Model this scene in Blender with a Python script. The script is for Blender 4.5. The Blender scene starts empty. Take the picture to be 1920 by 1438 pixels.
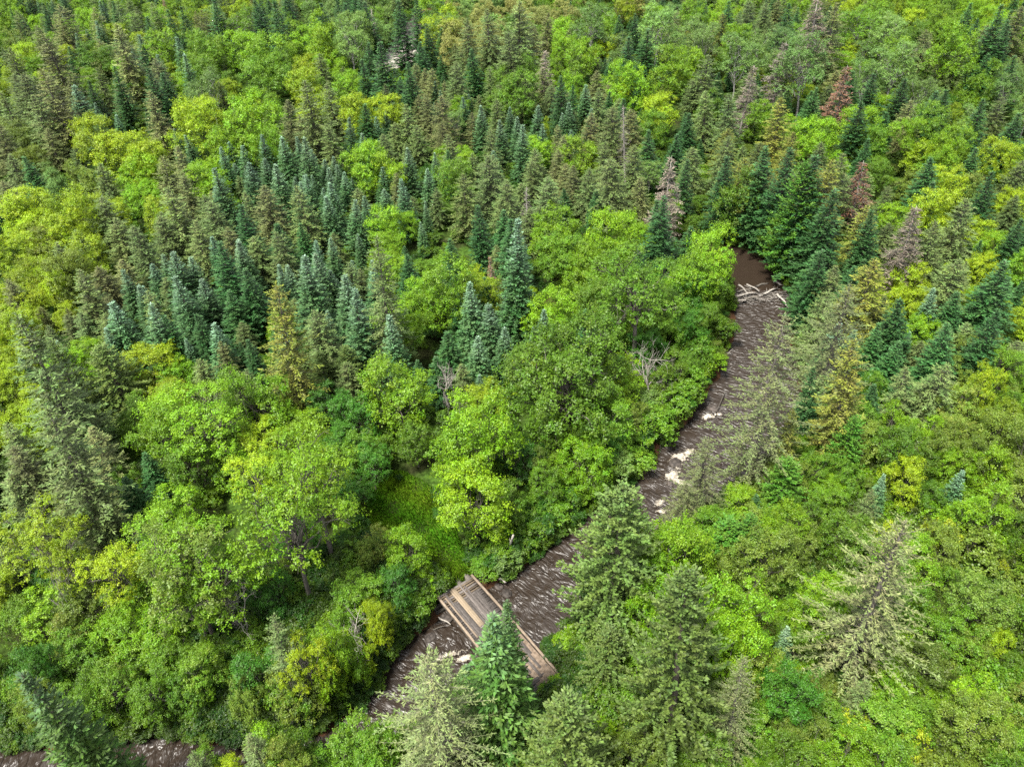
import bpy, math, random
import numpy as np
from mathutils import Vector, Matrix

# ------------------------------------------------------------------ camera, sky, sun, exposure
scene = bpy.context.scene
COL = scene.collection
CAM_H, PITCH, HFOV, ROLL = 50.0, math.radians(38.0), math.radians(66.0), math.radians(2.5)
cam_d = bpy.data.cameras.new("camera")
cam_d.sensor_fit = 'HORIZONTAL'
cam_d.angle = HFOV
cam_d.clip_start = 0.5
cam_d.clip_end = 8000
cam = bpy.data.objects.new("camera", cam_d)
CF = np.array([0, math.cos(PITCH), -math.sin(PITCH)])
CU0 = np.array([0, math.sin(PITCH), math.cos(PITCH)])
CR = np.array([1., 0, 0]) * math.cos(ROLL) - CU0 * math.sin(ROLL)
CU = CU0 * math.cos(ROLL) + np.array([1., 0, 0]) * math.sin(ROLL)
cam.matrix_world = Matrix(((CR[0], CU[0], -CF[0], 0), (CR[1], CU[1], -CF[1], 0), (CR[2], CU[2], -CF[2], CAM_H), (0, 0, 0, 1)))
COL.objects.link(cam)
scene.camera = cam

SUN_EL, SUN_AZ = math.radians(66), math.radians(225)     # azimuth clockwise from +Y
world = bpy.data.worlds.new("World")
scene.world = world
world.use_nodes = True
wn = world.node_tree.nodes
wl_ = world.node_tree.links
bg = wn["Background"]
sky = wn.new("ShaderNodeTexSky")
sky.sky_type = 'NISHITA'
sky.sun_disc = False
sky.sun_elevation = SUN_EL
sky.sun_rotation = SUN_AZ
sky.air_density = 1.0
sky.dust_density = 0.8
sky.ozone_density = 1.0
hs = wn.new("ShaderNodeHueSaturation")           # thin even cloud: the blue is mostly gone
hs.inputs["Saturation"].default_value = 0.18
wl_.new(sky.outputs[0], hs.inputs["Color"])
wl_.new(hs.outputs[0], bg.inputs[0])
bg.inputs[1].default_value = 0.12

sun_d = bpy.data.lights.new("sun", 'SUN')
sun_d.energy = 4.0
sun_d.angle = math.radians(11)
sun_d.color = (1.0, 0.95, 0.86)
sun = bpy.data.objects.new("sun", sun_d)
sdir = Vector((math.sin(SUN_AZ) * math.cos(SUN_EL), math.cos(SUN_AZ) * math.cos(SUN_EL), math.sin(SUN_EL)))
sun.rotation_euler = sdir.to_track_quat('Z', 'Y').to_euler()
COL.objects.link(sun)

scene.view_settings.view_transform = 'Standard'
scene.view_settings.look = 'None'
scene.view_settings.exposure = 1.86
scene.view_settings.gamma = 1.0
scene.view_settings.use_curve_mapping = False
scene.cycles.max_bounces = 6
scene.cycles.diffuse_bounces = 3
scene.cycles.transmission_bounces = 3
scene.cycles.glossy_bounces = 2
scene.cycles.use_denoising = False

rng = np.random.default_rng(7)
random.seed(7)

# ------------------------------------------------------------------ photo pixel <-> place
PW, PH = 1920.0, 1438.0
FPX = PW / 2 / math.tan(HFOV / 2)

def at(px, py, z=0.0):
    v = CF * FPX + CR * (px - PW / 2) - CU * (py - PH / 2)
    return np.array([0, 0, CAM_H]) + v * ((z - CAM_H) / v[2])


def proj(p):
    q = np.asarray(p, float) - np.array([0, 0, CAM_H])
    d = q @ CF
    return np.stack([PW / 2 + FPX * (q @ CR) / d, PH / 2 - FPX * (q @ CU) / d, d], -1)


def in_poly(px, py, poly):
    c = False
    j = len(poly) - 1
    for i in range(len(poly)):
        xi, yi = poly[i]
        xj, yj = poly[j]
        if (yi > py) != (yj > py) and px < (xj - xi) * (py - yi) / (yj - yi) + xi:
            c = not c
        j = i
    return c


# ------------------------------------------------------------------ the river line
WL = -1.1
riv_px = [  # centre line, half width in metres, water level
    (1285, 462, 2.4, -.45), (1330, 472, 2.5, -.45), (1390, 490, 2.8, -.45), (1424, 540, 3.3, -.5),
    (1428, 575, 3.4, -1.1), (1430, 640, 3.4, -1.1), (1424, 710, 4.2, -1.1), (1402, 785, 5.0, -1.1), (1332, 862, 4.4, -1.1), (1265, 925, 3.5, -1.1),
    (1190, 985, 3.2, -1.1), (1110, 1040, 3.0, -1.1), (1050, 1095, 3.1, -1.1), (985, 1150, 3.4, -1.1), (900, 1195, 3.4, -1.1), (830, 1235, 3.0, -1.1), (770, 1295, 2.6, -1.1),
    (722, 1350, 2.2, -1.1), (640, 1408, 1.9, -1.1), (520, 1436, 1.7, -1.1), (400, 1440, 1.7, -1.1), (290, 1432, 1.8, -1.1), (150, 1446, 1.8, -1.1), (0, 1455, 2.0, -1.1),
    (-200, 1450, 2.6, -1.1), (-600, 1440, 3, -1.1)]
far_px = [(800, 20, 3.0, -.4), (775, 62, 3.6, -.4), (762, 88, 4.2, -.4), (744, 116, 4.2, -.4), (712, 140, 3.2, -.4), (690, 165, 2.4, -.4)]
ctrl = []
for a in riv_px:
    p = at(a[0], a[1], a[3])
    ctrl.append((p[0], p[1], a[2], a[3]))
ctrl = np.array(ctrl)
ctrl_far = np.array([(*at(a[0], a[1], a[3])[:2], a[2], a[3]) for a in far_px])


def catmull(c, n=14):
    out = []
    for i in range(len(c) - 1):
        p0, p1, p2, p3 = c[max(i - 1, 0)], c[i], c[i + 1], c[min(i + 2, len(c) - 1)]
        for k in range(n):
            t = k / n
            q = .5 * ((2 * p1) + (p2 - p0) * t + (2 * p0 - 5 * p1 + 4 * p2 - p3) * t * t + (3 * p1 - p0 - 3 * p2 + p3) * t ** 3)
            q[3] = p1[3] + (p2[3] - p1[3]) * t
            out.append(q)
    out.append(c[-1])
    return np.array(out)


RIV = np.vstack([catmull(ctrl_far, 10), catmull(ctrl)])


def river(xy):
    """distance to the water's edge (negative in the water) and local water level"""
    xy = np.atleast_2d(np.asarray(xy, float))
    best = np.full(len(xy), 1e9)
    lev = np.full(len(xy), WL)
    for s in range(0, len(xy), 4000):
        b = xy[s:s + 4000]
        d = np.sqrt((b[:, None, 0] - RIV[None, :, 0]) ** 2 + (b[:, None, 1] - RIV[None, :, 1]) ** 2) - RIV[None, :, 2]
        k = d.argmin(1)
        best[s:s + 4000] = d[np.arange(len(b)), k]
        lev[s:s + 4000] = RIV[k, 3]
    return best, lev


def sm(a, b, x):
    t = np.clip((x - a) / (b - a), 0, 1)
    return t * t * (3 - 2 * t)


def ground_z(xy):
    xy = np.atleast_2d(np.asarray(xy, float))
    x, y = xy[:, 0], xy[:, 1]
    d, lev = river(xy)
    wob = .45 * np.sin(x * .9 + 1.3 * np.sin(y * .5)) * np.cos(y * .8 + x * .2)
    d = d + wob * np.exp(-np.abs(d) / 4)
    h = .35 * np.sin(x * .05 + 1) * np.cos(y * .043) + .18 * np.sin(x * .23) * np.sin(y * .19 + 2) + .07 * np.sin(x * 1.1 + y * .7)
    h = h + 6 * sm(160, 420, y)
    far = sm(0, 14, d)
    bank = lev + .05 + (0 - lev) * sm(-.1, 1.8, d)
    bed = lev - .8 * sm(0.2, -1.5, d)
    z = np.where(d < 0, bed, bank) * (1 - far) + h * far + np.where(d < 0, 0, .06 * np.sin(x * 2.3) * np.sin(y * 2.1))
    return z


def gz1(x, y):
    return float(ground_z([[x, y]])[0])


# ------------------------------------------------------------------ materials
def new_mat(name):
    m = bpy.data.materials.new(name)
    m.use_nodes = True
    nt = m.node_tree
    nt.nodes.clear()
    out = nt.nodes.new("ShaderNodeOutputMaterial")
    return m, nt, out


def N(nt, typ, **kw):
    n = nt.nodes.new(typ)
    for k, v in kw.items():
        setattr(n, k, v)
    return n


def leaf_mat(name, transl=.35, rough=.55, spec=.25, jitter=.5):
    """the colour is the tree's own (properties tint and tint2), varied from leaf to leaf and clump to clump"""
    m, nt, out = new_mat(name)
    L = nt.links
    t1 = N(nt, "ShaderNodeAttribute", attribute_type='INSTANCER', attribute_name="tint")
    t2 = N(nt, "ShaderNodeAttribute", attribute_type='INSTANCER', attribute_name="tint2")
    v = N(nt, "ShaderNodeAttribute", attribute_type='GEOMETRY', attribute_name="var")
    sp = N(nt, "ShaderNodeSeparateColor")
    L.new(v.outputs["Color"], sp.inputs[0])
    mx = N(nt, "ShaderNodeMix", data_type='RGBA')
    L.new(sp.outputs[1], mx.inputs[0])
    L.new(t1.outputs["Color"], mx.inputs[6])
    L.new(t2.outputs["Color"], mx.inputs[7])
    hsv = N(nt, "ShaderNodeHueSaturation")
    L.new(mx.outputs[2], hsv.inputs["Color"])
    hue = N(nt, "ShaderNodeMapRange")
    hue.inputs[3].default_value, hue.inputs[4].default_value = .485, .515
    L.new(sp.outputs[2], hue.inputs[0])
    L.new(hue.outputs[0], hsv.inputs["Hue"])
    val = N(nt, "ShaderNodeMapRange")
    val.inputs[3].default_value, val.inputs[4].default_value = 1 - jitter, 1 + jitter
    L.new(sp.outputs[0], val.inputs[0])
    L.new(val.outputs[0], hsv.inputs["Value"])
    p = N(nt, "ShaderNodeBsdfPrincipled")
    p.inputs["Roughness"].default_value = rough
    p.inputs["Specular IOR Level"].default_value = spec
    L.new(hsv.outputs[0], p.inputs["Base Color"])
    tr = N(nt, "ShaderNodeBsdfTranslucent")          # light through a leaf is yellower than light off it
    tm = N(nt, "ShaderNodeMix", data_type='RGBA', blend_type='MULTIPLY')
    tm.inputs[0].default_value = 1
    tm.inputs[7].default_value = (1.35, 1.2, .5, 1)
    L.new(hsv.outputs[0], tm.inputs[6])
    L.new(tm.outputs[2], tr.inputs[0])
    ms = N(nt, "ShaderNodeMixShader")
    ms.inputs[0].default_value = transl
    L.new(p.outputs[0], ms.inputs[1])
    L.new(tr.outputs[0], ms.inputs[2])
    L.new(ms.outputs[0], out.inputs[0])
    return m


def rough_mat(name, c1, c2, scale=6.0, rough=.85, stretch=(1, 1, 1), bump=.4, c3=None, detail=6.0, spec=.2, coord="Object"):
    m, nt, out = new_mat(name)
    L = nt.links
    tc = N(nt, "ShaderNodeTexCoord")
    mp = N(nt, "ShaderNodeMapping")
    mp.inputs["Scale"].default_value = stretch
    L.new(tc.outputs[coord], mp.inputs[0])
    n = N(nt, "ShaderNodeTexNoise")
    n.inputs["Scale"].default_value = scale
    n.inputs["Detail"].default_value = detail
    n.inputs["Roughness"].default_value = .65
    L.new(mp.outputs[0], n.inputs["Vector"])
    r = N(nt, "ShaderNodeValToRGB")
    r.color_ramp.elements[0].position, r.color_ramp.elements[1].position = .35, .65
    r.color_ramp.elements[0].color = (*c1, 1)
    r.color_ramp.elements[1].color = (*c2, 1)
    if c3:
        e = r.color_ramp.elements.new(.52)
        e.color = (*c3, 1)
    L.new(n.outputs[0], r.inputs[0])
    oi = N(nt, "ShaderNodeObjectInfo")
    hv = N(nt, "ShaderNodeHueSaturation")
    mr = N(nt, "ShaderNodeMapRange")
    mr.inputs[3].default_value, mr.inputs[4].default_value = .72, 1.28
    L.new(oi.outputs["Random"], mr.inputs[0])
    L.new(mr.outputs[0], hv.inputs["Value"])
    L.new(r.outputs[0], hv.inputs["Color"])
    p = N(nt, "ShaderNodeBsdfPrincipled")
    p.inputs["Roughness"].default_value = rough
    p.inputs["Specular IOR Level"].default_value = spec
    L.new(hv.outputs[0], p.inputs["Base Color"])
    b = N(nt, "ShaderNodeBump")
    b.inputs["Strength"].default_value = bump
    b.inputs["Distance"].default_value = .05
    L.new(n.outputs[0], b.inputs["Height"])
    L.new(b.outputs[0], p.inputs["Normal"])
    L.new(p.outputs[0], out.inputs[0])
    return m


M_LEAF = leaf_mat("broadleaf_foliage", .27, .5, .3, .5)
M_NEEDLE = leaf_mat("needle_foliage", .12, .6, .25, .5)
M_GRASS = leaf_mat("grass_blades", .3, .6, .2, .5)
M_BARK = rough_mat("dark_bark", (.035, .026, .02), (.10, .085, .07), 5, .9, (4, 4, .6))
M_GREYBARK = rough_mat("grey_bark", (.045, .040, .034), (.13, .118, .10), 5, .9, (4, 4, .6))
M_BIRCH = rough_mat("pale_bark", (.12, .115, .10), (.36, .35, .32), 3, .8, (1, 1, 5))
M_DEADWOOD = rough_mat("weathered_deadwood", (.11, .098, .085), (.29, .27, .24), 6, .9, (3, 3, .7))
M_PLANK_DARK = rough_mat("weathered_plank", (.030, .026, .0235), (.085, .075, .069), 3.0, .85, (1, 9, 9), .5)
M_PLANK_GREY = rough_mat("grey_plank", (.055, .047, .043), (.125, .11, .10), 3.0, .85, (1, 9, 9), .4)
M_PLANK_PALE = rough_mat("new_pale_plank", (.12, .094, .064), (.19, .15, .105), 3.0, .7, (1, 9, 9), .3)
M_TIE = rough_mat("cut_timber", (.05, .037, .025), (.15, .118, .083), 3.0, .85, (1, 8, 8), .4)
M_RAIL = rough_mat("kerb_timber", (.085, .066, .048), (.19, .15, .112), 2.5, .8, (1, 8, 8), .4)
M_ROCK = rough_mat("wet_rock", (.015, .0125, .011), (.065, .055, .048), 2.2, .7, (1, 1, 1), .8)
M_FOAM = rough_mat("river_foam", (.13, .11, .085), (.38, .35, .29), 5, .9, (1, 1, 1), .8)
M_DIRT = rough_mat("sandy_dirt", (.05, .037, .026), (.13, .10, .075), 3.5, .95, (1, 1, 1), .6)
M_GRAVEL = rough_mat("pale_gravel", (.09, .08, .07), (.24, .22, .20), 1.6, .95, (1, 1, 1), .9)

nt = M_FOAM.node_tree                              # foam breaks up into lace at its edge
_p = [q for q in nt.nodes if q.type == 'BSDF_PRINCIPLED'][0]
_o = [q for q in nt.nodes if q.type == 'OUTPUT_MATERIAL'][0]
_v = N(nt, "ShaderNodeAttribute", attribute_name="var")
_tc = N(nt, "ShaderNodeTexCoord")
_n = N(nt, "ShaderNodeTexNoise")
_n.inputs["Scale"].default_value = 3.2
_n.inputs["Detail"].default_value = 6
_n.inputs["Distortion"].default_value = 1.2
nt.links.new(_tc.outputs["Object"], _n.inputs["Vector"])
_a = N(nt, "ShaderNodeMath", operation='MULTIPLY_ADD')
_a.inputs[1].default_value = .42
nt.links.new(_v.outputs["Fac"], _a.inputs[0])
nt.links.new(_n.outputs[0], _a.inputs[2])
_r = N(nt, "ShaderNodeMapRange")
_r.inputs[1].default_value, _r.inputs[2].default_value = .62, .80
nt.links.new(_a.outputs[0], _r.inputs[0])
nt.links.new(_r.outputs[0], _p.inputs["Alpha"])

# forest floor
M_GROUND, nt, out = new_mat("forest_floor")
L = nt.links
tc = N(nt, "ShaderNodeTexCoord")
n1 = N(nt, "ShaderNodeTexNoise")
n1.inputs["Scale"].default_value = .35
n1.inputs["Detail"].default_value = 8
n2 = N(nt, "ShaderNodeTexNoise")
n2.inputs["Scale"].default_value = 3.0
n2.inputs["Detail"].default_value = 8
L.new(tc.outputs["Object"], n1.inputs["Vector"])
L.new(tc.outputs["Object"], n2.inputs["Vector"])
r1 = N(nt, "ShaderNodeValToRGB")
r1.color_ramp.elements[0].position, r1.color_ramp.elements[1].position = .4, .6
r1.color_ramp.elements[0].color = (.022, .026, .009, 1)
r1.color_ramp.elements[1].color = (.035, .070, .010, 1)
r2 = N(nt, "ShaderNodeValToRGB")
r2.color_ramp.elements[0].position, r2.color_ramp.elements[1].position = .35, .7
r2.color_ramp.elements[0].color = (.45, .45, .45, 1)
r2.color_ramp.elements[1].color = (1.3, 1.3, 1.3, 1)
mm = N(nt, "ShaderNodeMix", data_type='RGBA', blend_type='MULTIPLY')
mm.inputs[0].default_value = 1
L.new(n1.outputs[0], r1.inputs[0])
L.new(n2.outputs[0], r2.inputs[0])
L.new(r1.outputs[0], mm.inputs[6])
L.new(r2.outputs[0], mm.inputs[7])
geo = N(nt, "ShaderNodeNewGeometry")
sx = N(nt, "ShaderNodeSeparateXYZ")
L.new(geo.outputs["Position"], sx.inputs[0])
mr = N(nt, "ShaderNodeMapRange")
mr.inputs[1].default_value, mr.inputs[2].default_value = -.35, -.75
L.new(sx.outputs[2], mr.inputs[0])
mb = N(nt, "ShaderNodeMix", data_type='RGBA')                 # bare wet bank below the turf line
mb.inputs[7].default_value = (.050, .026, .014, 1)
L.new(mr.outputs[0], mb.inputs[0])
L.new(mm.outputs[2], mb.inputs[6])
p = N(nt, "ShaderNodeBsdfPrincipled")
p.inputs["Roughness"].default_value = .95
p.inputs["Specular IOR Level"].default_value = .05
L.new(mb.outputs[2], p.inputs["Base Color"])
bp = N(nt, "ShaderNodeBump")
bp.inputs["Distance"].default_value = .2
bp.inputs["Strength"].default_value = .7
L.new(n2.outputs[0], bp.inputs["Height"])
L.new(bp.outputs[0], p.inputs["Normal"])
L.new(p.outputs[0], out.inputs[0])

# brown running water (u across, v along the flow)
M_WATER, nt, out = new_mat("brown_river_water")
L = nt.links
uv = N(nt, "ShaderNodeAttribute", attribute_name="flow")
mp = N(nt, "ShaderNodeMapping")
mp.inputs["Scale"].default_value = (.65, 1.9, 1)
L.new(uv.outputs["Vector"], mp.inputs[0])
nz = N(nt, "ShaderNodeTexNoise")
nz.inputs["Scale"].default_value = 1.4
nz.inputs["Detail"].default_value = 2.2
nz.inputs["Distortion"].default_value = .9
L.new(mp.outputs[0], nz.inputs["Vector"])
nz2 = N(nt, "ShaderNodeTexNoise")
nz2.inputs["Scale"].default_value = .28
L.new(mp.outputs[0], nz2.inputs["Vector"])
bp = N(nt, "ShaderNodeBump")
bp.inputs["Distance"].default_value = .48
L.new(nz.outputs[0], bp.inputs["Height"])
cal = N(nt, "ShaderNodeAttribute", attribute_name="rough")
st = N(nt, "ShaderNodeMath", operation='MULTIPLY')
L.new(nz2.outputs[0], st.inputs[0])
L.new(cal.outputs["Fac"], st.inputs[1])
st2 = N(nt, "ShaderNodeMath", operation='MULTIPLY')
st2.inputs[1].default_value = 1.5
L.new(st.outputs[0], st2.inputs[0])
L.new(st2.outputs[0], bp.inputs["Strength"])
p = N(nt, "ShaderNodeBsdfPrincipled")
p.inputs["Base Color"].default_value = (.019, .0135, .0095, 1)
p.inputs["Roughness"].default_value = .42
p.inputs["IOR"].default_value = 1.33
p.inputs["Specular IOR Level"].default_value = .85
rr = N(nt, "ShaderNodeMapRange")                      # still water is a mirror, broken water is not
rr.inputs[1].default_value, rr.inputs[2].default_value, rr.inputs[3].default_value, rr.inputs[4].default_value = .1, 1, .05, .40
L.new(cal.outputs["Fac"], rr.inputs[0])
L.new(rr.outputs[0], p.inputs["Roughness"])
L.new(bp.outputs[0], p.inputs["Normal"])
L.new(p.outputs[0], out.inputs[0])


# ------------------------------------------------------------------ mesh helpers
def mesh_quads(name, V, F, mat, var=None, smooth=False):
    V = np.asarray(V, np.float32).reshape(-1, 3)
    F = np.asarray(F, np.int32).reshape(-1, 4)
    me = bpy.data.meshes.new(name)
    me.vertices.add(len(V))
    me.vertices.foreach_set("co", V.ravel())
    me.loops.add(F.size)
    me.loops.foreach_set("vertex_index", F.ravel())
    me.polygons.add(len(F))
    me.polygons.foreach_set("loop_start", np.arange(0, F.size, 4, dtype=np.int32))
    me.polygons.foreach_set("loop_total", np.full(len(F), 4, np.int32))
    if smooth:
        me.polygons.foreach_set("use_smooth", np.ones(len(F), bool))
    if var is not None:
        a = me.attributes.new("var", 'FLOAT_COLOR', 'POINT')
        a.data.foreach_set("color", np.asarray(var, np.float32).ravel())
    me.materials.append(mat)
    me.update(calc_edges=True)
    return me


def norm(a):
    return a / np.maximum(np.linalg.norm(a, axis=-1, keepdims=True), 1e-6)


class Leaves:
    """kite-shaped leaves or needle sprays: base, side, tip, side, folded at the rib"""
    def __init__(self):
        self.P, self.var = [], []

    def add(self, P, D, Nn, Ln, Wd, var, fold=.18):
        D = norm(D)
        S = norm(np.cross(D, Nn))
        U = np.cross(S, D)
        Ln = np.asarray(Ln)[:, None]
        Wd = np.asarray(Wd)[:, None]
        q = np.stack([P, P + D * Ln * .5 + S * Wd * .5 - U * Wd * fold, P + D * Ln, P + D * Ln * .5 - S * Wd * .5 - U * Wd * fold], 1)
        self.P.append(q.reshape(-1, 3))
        self.var.append(np.repeat(var, 4, axis=0))

    def build(self, name, mat):
        V = np.concatenate(self.P)
        F = np.arange(len(V)).reshape(-1, 4)
        return mesh_quads(name, V, F, mat, np.concatenate(self.var))


class Tubes:
    def __init__(self):
        self.V, self.F, self.n = [], [], 0

    def add(self, pts, rad, sides=6):
        pts = np.asarray(pts, float)
        k = len(pts)
        T = norm(np.gradient(pts, axis=0))
        ref = np.where(np.abs(T[:, 2:3]) > .9, np.array([[1., 0, 0]]), np.array([[0, 0, 1.]]))
        A = norm(np.cross(T, ref))
        B = np.cross(T, A)
        an = np.linspace(0, 2 * math.pi, sides, endpoint=False)
        ring = pts[:, None] + (A[:, None] * np.cos(an)[None, :, None] + B[:, None] * np.sin(an)[None, :, None]) * np.asarray(rad)[:, None, None]
        i0 = self.n
        self.V.append(ring.reshape(-1, 3))
        for a in range(k - 1):
            for s in range(sides):
                s2 = (s + 1) % sides
                self.F.append((i0 + a * sides + s, i0 + a * sides + s2, i0 + (a + 1) * sides + s2, i0 + (a + 1) * sides + s))
        if sides == 4:
            self.F.append((i0, i0 + 1, i0 + 2, i0 + 3))
            e = i0 + (k - 1) * 4
            self.F.append((e, e + 1, e + 2, e + 3))
        elif sides >= 6:                      # cap both ends
            for e in (i0, i0 + (k - 1) * sides):
                for s in range(1, sides - 1, 2):
                    self.F.append((e, e + s, e + s + 1, e + min(s + 2, sides - 1)) if s + 2 < sides else (e, e + s, e + s + 1, e + s + 1))
        self.n += k * sides

    def build(self, name, mat, smooth=True):
        F = np.array(self.F)
        good = F[:, 2] != F[:, 3]
        return mesh_quads(name, np.concatenate(self.V), F[good], mat, smooth=smooth)


def var4(n, alt, clump=None, r=None):
    c = rng.random(n) if clump is None else clump
    v = rng.random(n) if r is None else r
    return np.stack([v, np.broadcast_to(alt, (n,)), c, np.ones(n)], 1)


# ------------------------------------------------------------------ tree models
def conifer(name, H=15., R=2.2, whorl=.36, per=7, power=.85, e_top=40, e_bot=-8, spray=.5, step=.17, wid=.32, u0=.12, droop=.12,
            ragged=.15, base=.1, tip_alt=0., twig_alt=0., wood=False, gaps=0., bark=None, round_bot=.2, layers=1, hang=0., top_frac=.3):
    lv, tb = Leaves(), Tubes()
    z0 = H * .99
    tb.add([(0, 0, -.4), (0, 0, H * .1), (.02, .02, H * .55), (0, 0, H)], [R * .085 + .05, R * .07 + .03, .08 + R * .02, .012], 6)
    z = H * .985
    while z > H * base:
        t = 1 - z / H
        tt = (H - z) / (H * (1 - base))
        r = R * (tt ** power) * (1 - round_bot * sm(.75, 1.0, tt))
        k = max(4, int(per * (.7 + .5 * min(1, tt * 2))))
        a0 = rng.random() * 6.28
        for b in range(k):
            if rng.random() < gaps * (.3 + tt):
                continue
            az = a0 + b * 6.283 / k + rng.normal(0, .22)
            Lb = max(.18, r * (1 + rng.normal(0, ragged)))
            e = math.radians(e_top + (e_bot - e_top) * min(1, tt * 1.6) ** .7 + rng.normal(0, 7))
            zz = z + rng.normal(0, whorl * .3)
            n = max(2, int(Lb * (1 - u0) / step))
            u = np.linspace(u0 if Lb > .6 else .02, 1.0, n)
            u = np.clip(u + rng.normal(0, .02, n), 0, 1)
            dh = np.array([math.cos(az), math.sin(az), 0])
            hor = Lb * u * math.cos(e)
            ver = Lb * u * math.sin(e) - droop * Lb * u ** 1.5 + .10 * Lb * u ** 4
            C = dh[None] * hor[:, None]
            C[:, 2] = zz + ver
            if wood and Lb > .5:
                uu = np.linspace(0, .95, 4)
                W = dh[None] * (Lb * uu * math.cos(e))[:, None]
                W[:, 2] = zz + Lb * uu * math.sin(e) - droop * Lb * uu ** 1.5 + .10 * Lb * uu ** 4
                tb.add(W, [.022 + .006 * Lb, .016, .011, .005], 3)
            clump = rng.random()
            for lay in range(layers):
                for sgn in (-1, 1):
                    an = az + sgn * np.radians(rng.uniform(28, 68, n))
                    D = np.stack([np.cos(an), np.sin(an), rng.normal(.12 + .25 * math.sin(e), .28, n) - hang * rng.random(n)], 1)
                    ln = spray * (.55 + .45 * (1 - u)) * rng.uniform(.7, 1.25, n) * min(1, .45 + Lb / 1.6)
                    Nn = np.stack([dh[0] * .35 + rng.normal(0, .4, n), dh[1] * .35 + rng.normal(0, .4, n), np.ones(n)], 1)
                    alt = np.zeros(n)
                    if tip_alt:
                        alt = np.clip((1 - tt / top_frac), 0, 1) * tip_alt * rng.random(n) + (rng.random(n) < .08) * tip_alt * .2 * (u > .6)
                    if twig_alt:
                        alt = np.clip(twig_alt * (1.25 - u) * rng.uniform(.2, 1.5, n), 0, 1)
                    off = rng.normal(0, .05 + .05 * lay, (n, 3))
                    lv.add(C + off, D, Nn, ln, ln * wid * rng.uniform(.8, 1.2, n), var4(n, alt, np.full(n, clump)))
                    # second row of fingers from the middle of each spray
                    an2 = an + rng.choice([-1, 1], n) * np.radians(rng.uniform(25, 50, n))
                    D2 = np.stack([np.cos(an2), np.sin(an2), D[:, 2] + rng.normal(0, .2, n)], 1)
                    lv.add(C + off + norm(D) * (ln * .4)[:, None], D2, Nn, ln * .7, ln * wid * .7, var4(n, alt, np.full(n, clump)))
            D = np.stack([np.full(n, dh[0]), np.full(n, dh[1]), rng.normal(.2 + .4 * math.sin(e), .25, n)], 1)
            alt = np.full(n, tip_alt * float(np.clip(1 - tt / top_frac, 0, 1)) * rng.random()) if tip_alt else np.clip(twig_alt * (1.2 - u), 0, 1)
            lv.add(C, D, np.stack([rng.normal(0, .4, n), rng.normal(0, .4, n), np.ones(n)], 1), np.full(n, spray * .8) * min(1, .5 + Lb / 1.6),
                   np.full(n, spray * wid * .8), var4(n, alt, np.full(n, clump)))
        z -= whorl * (.6 + .55 * min(1, tt * 2.5)) * rng.uniform(.8, 1.2)
    # leader
    m = 10
    P = np.zeros((m, 3))
    P[:, 2] = H * .955 + np.linspace(0, H * .045, m)
    an = rng.random(m) * 6.28
    lv.add(P, np.stack([np.cos(an) * .5, np.sin(an) * .5, np.ones(m)], 1), np.stack([np.cos(an), np.sin(an), np.full(m, .3)], 1), np.full(m, spray * .7),
           np.full(m, spray * wid * .6), var4(m, tip_alt if tip_alt else 0.))
    return {"crown": lv.build(name + "_crown", M_NEEDLE), "trunk": tb.build(name + "_trunk", bark or M_BARK), "H": H, "R": R}


def limb(tb, a, b, r0, r1, sides=5, sag=.12, n=5):
    a, b = np.asarray(a, float), np.asarray(b, float)
    t = np.linspace(0, 1, n)
    P = a + (b - a) * t[:, None]
    bow = np.linalg.norm(b - a) * sag
    j = rng.normal(0, bow * .5, (n, 3))
    j[0] = j[-1] = 0
    P = P + j
    P[:, 2] += bow * np.sin(t * math.pi) * .4
    tb.add(P, np.linspace(r0, r1, n), sides)


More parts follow.
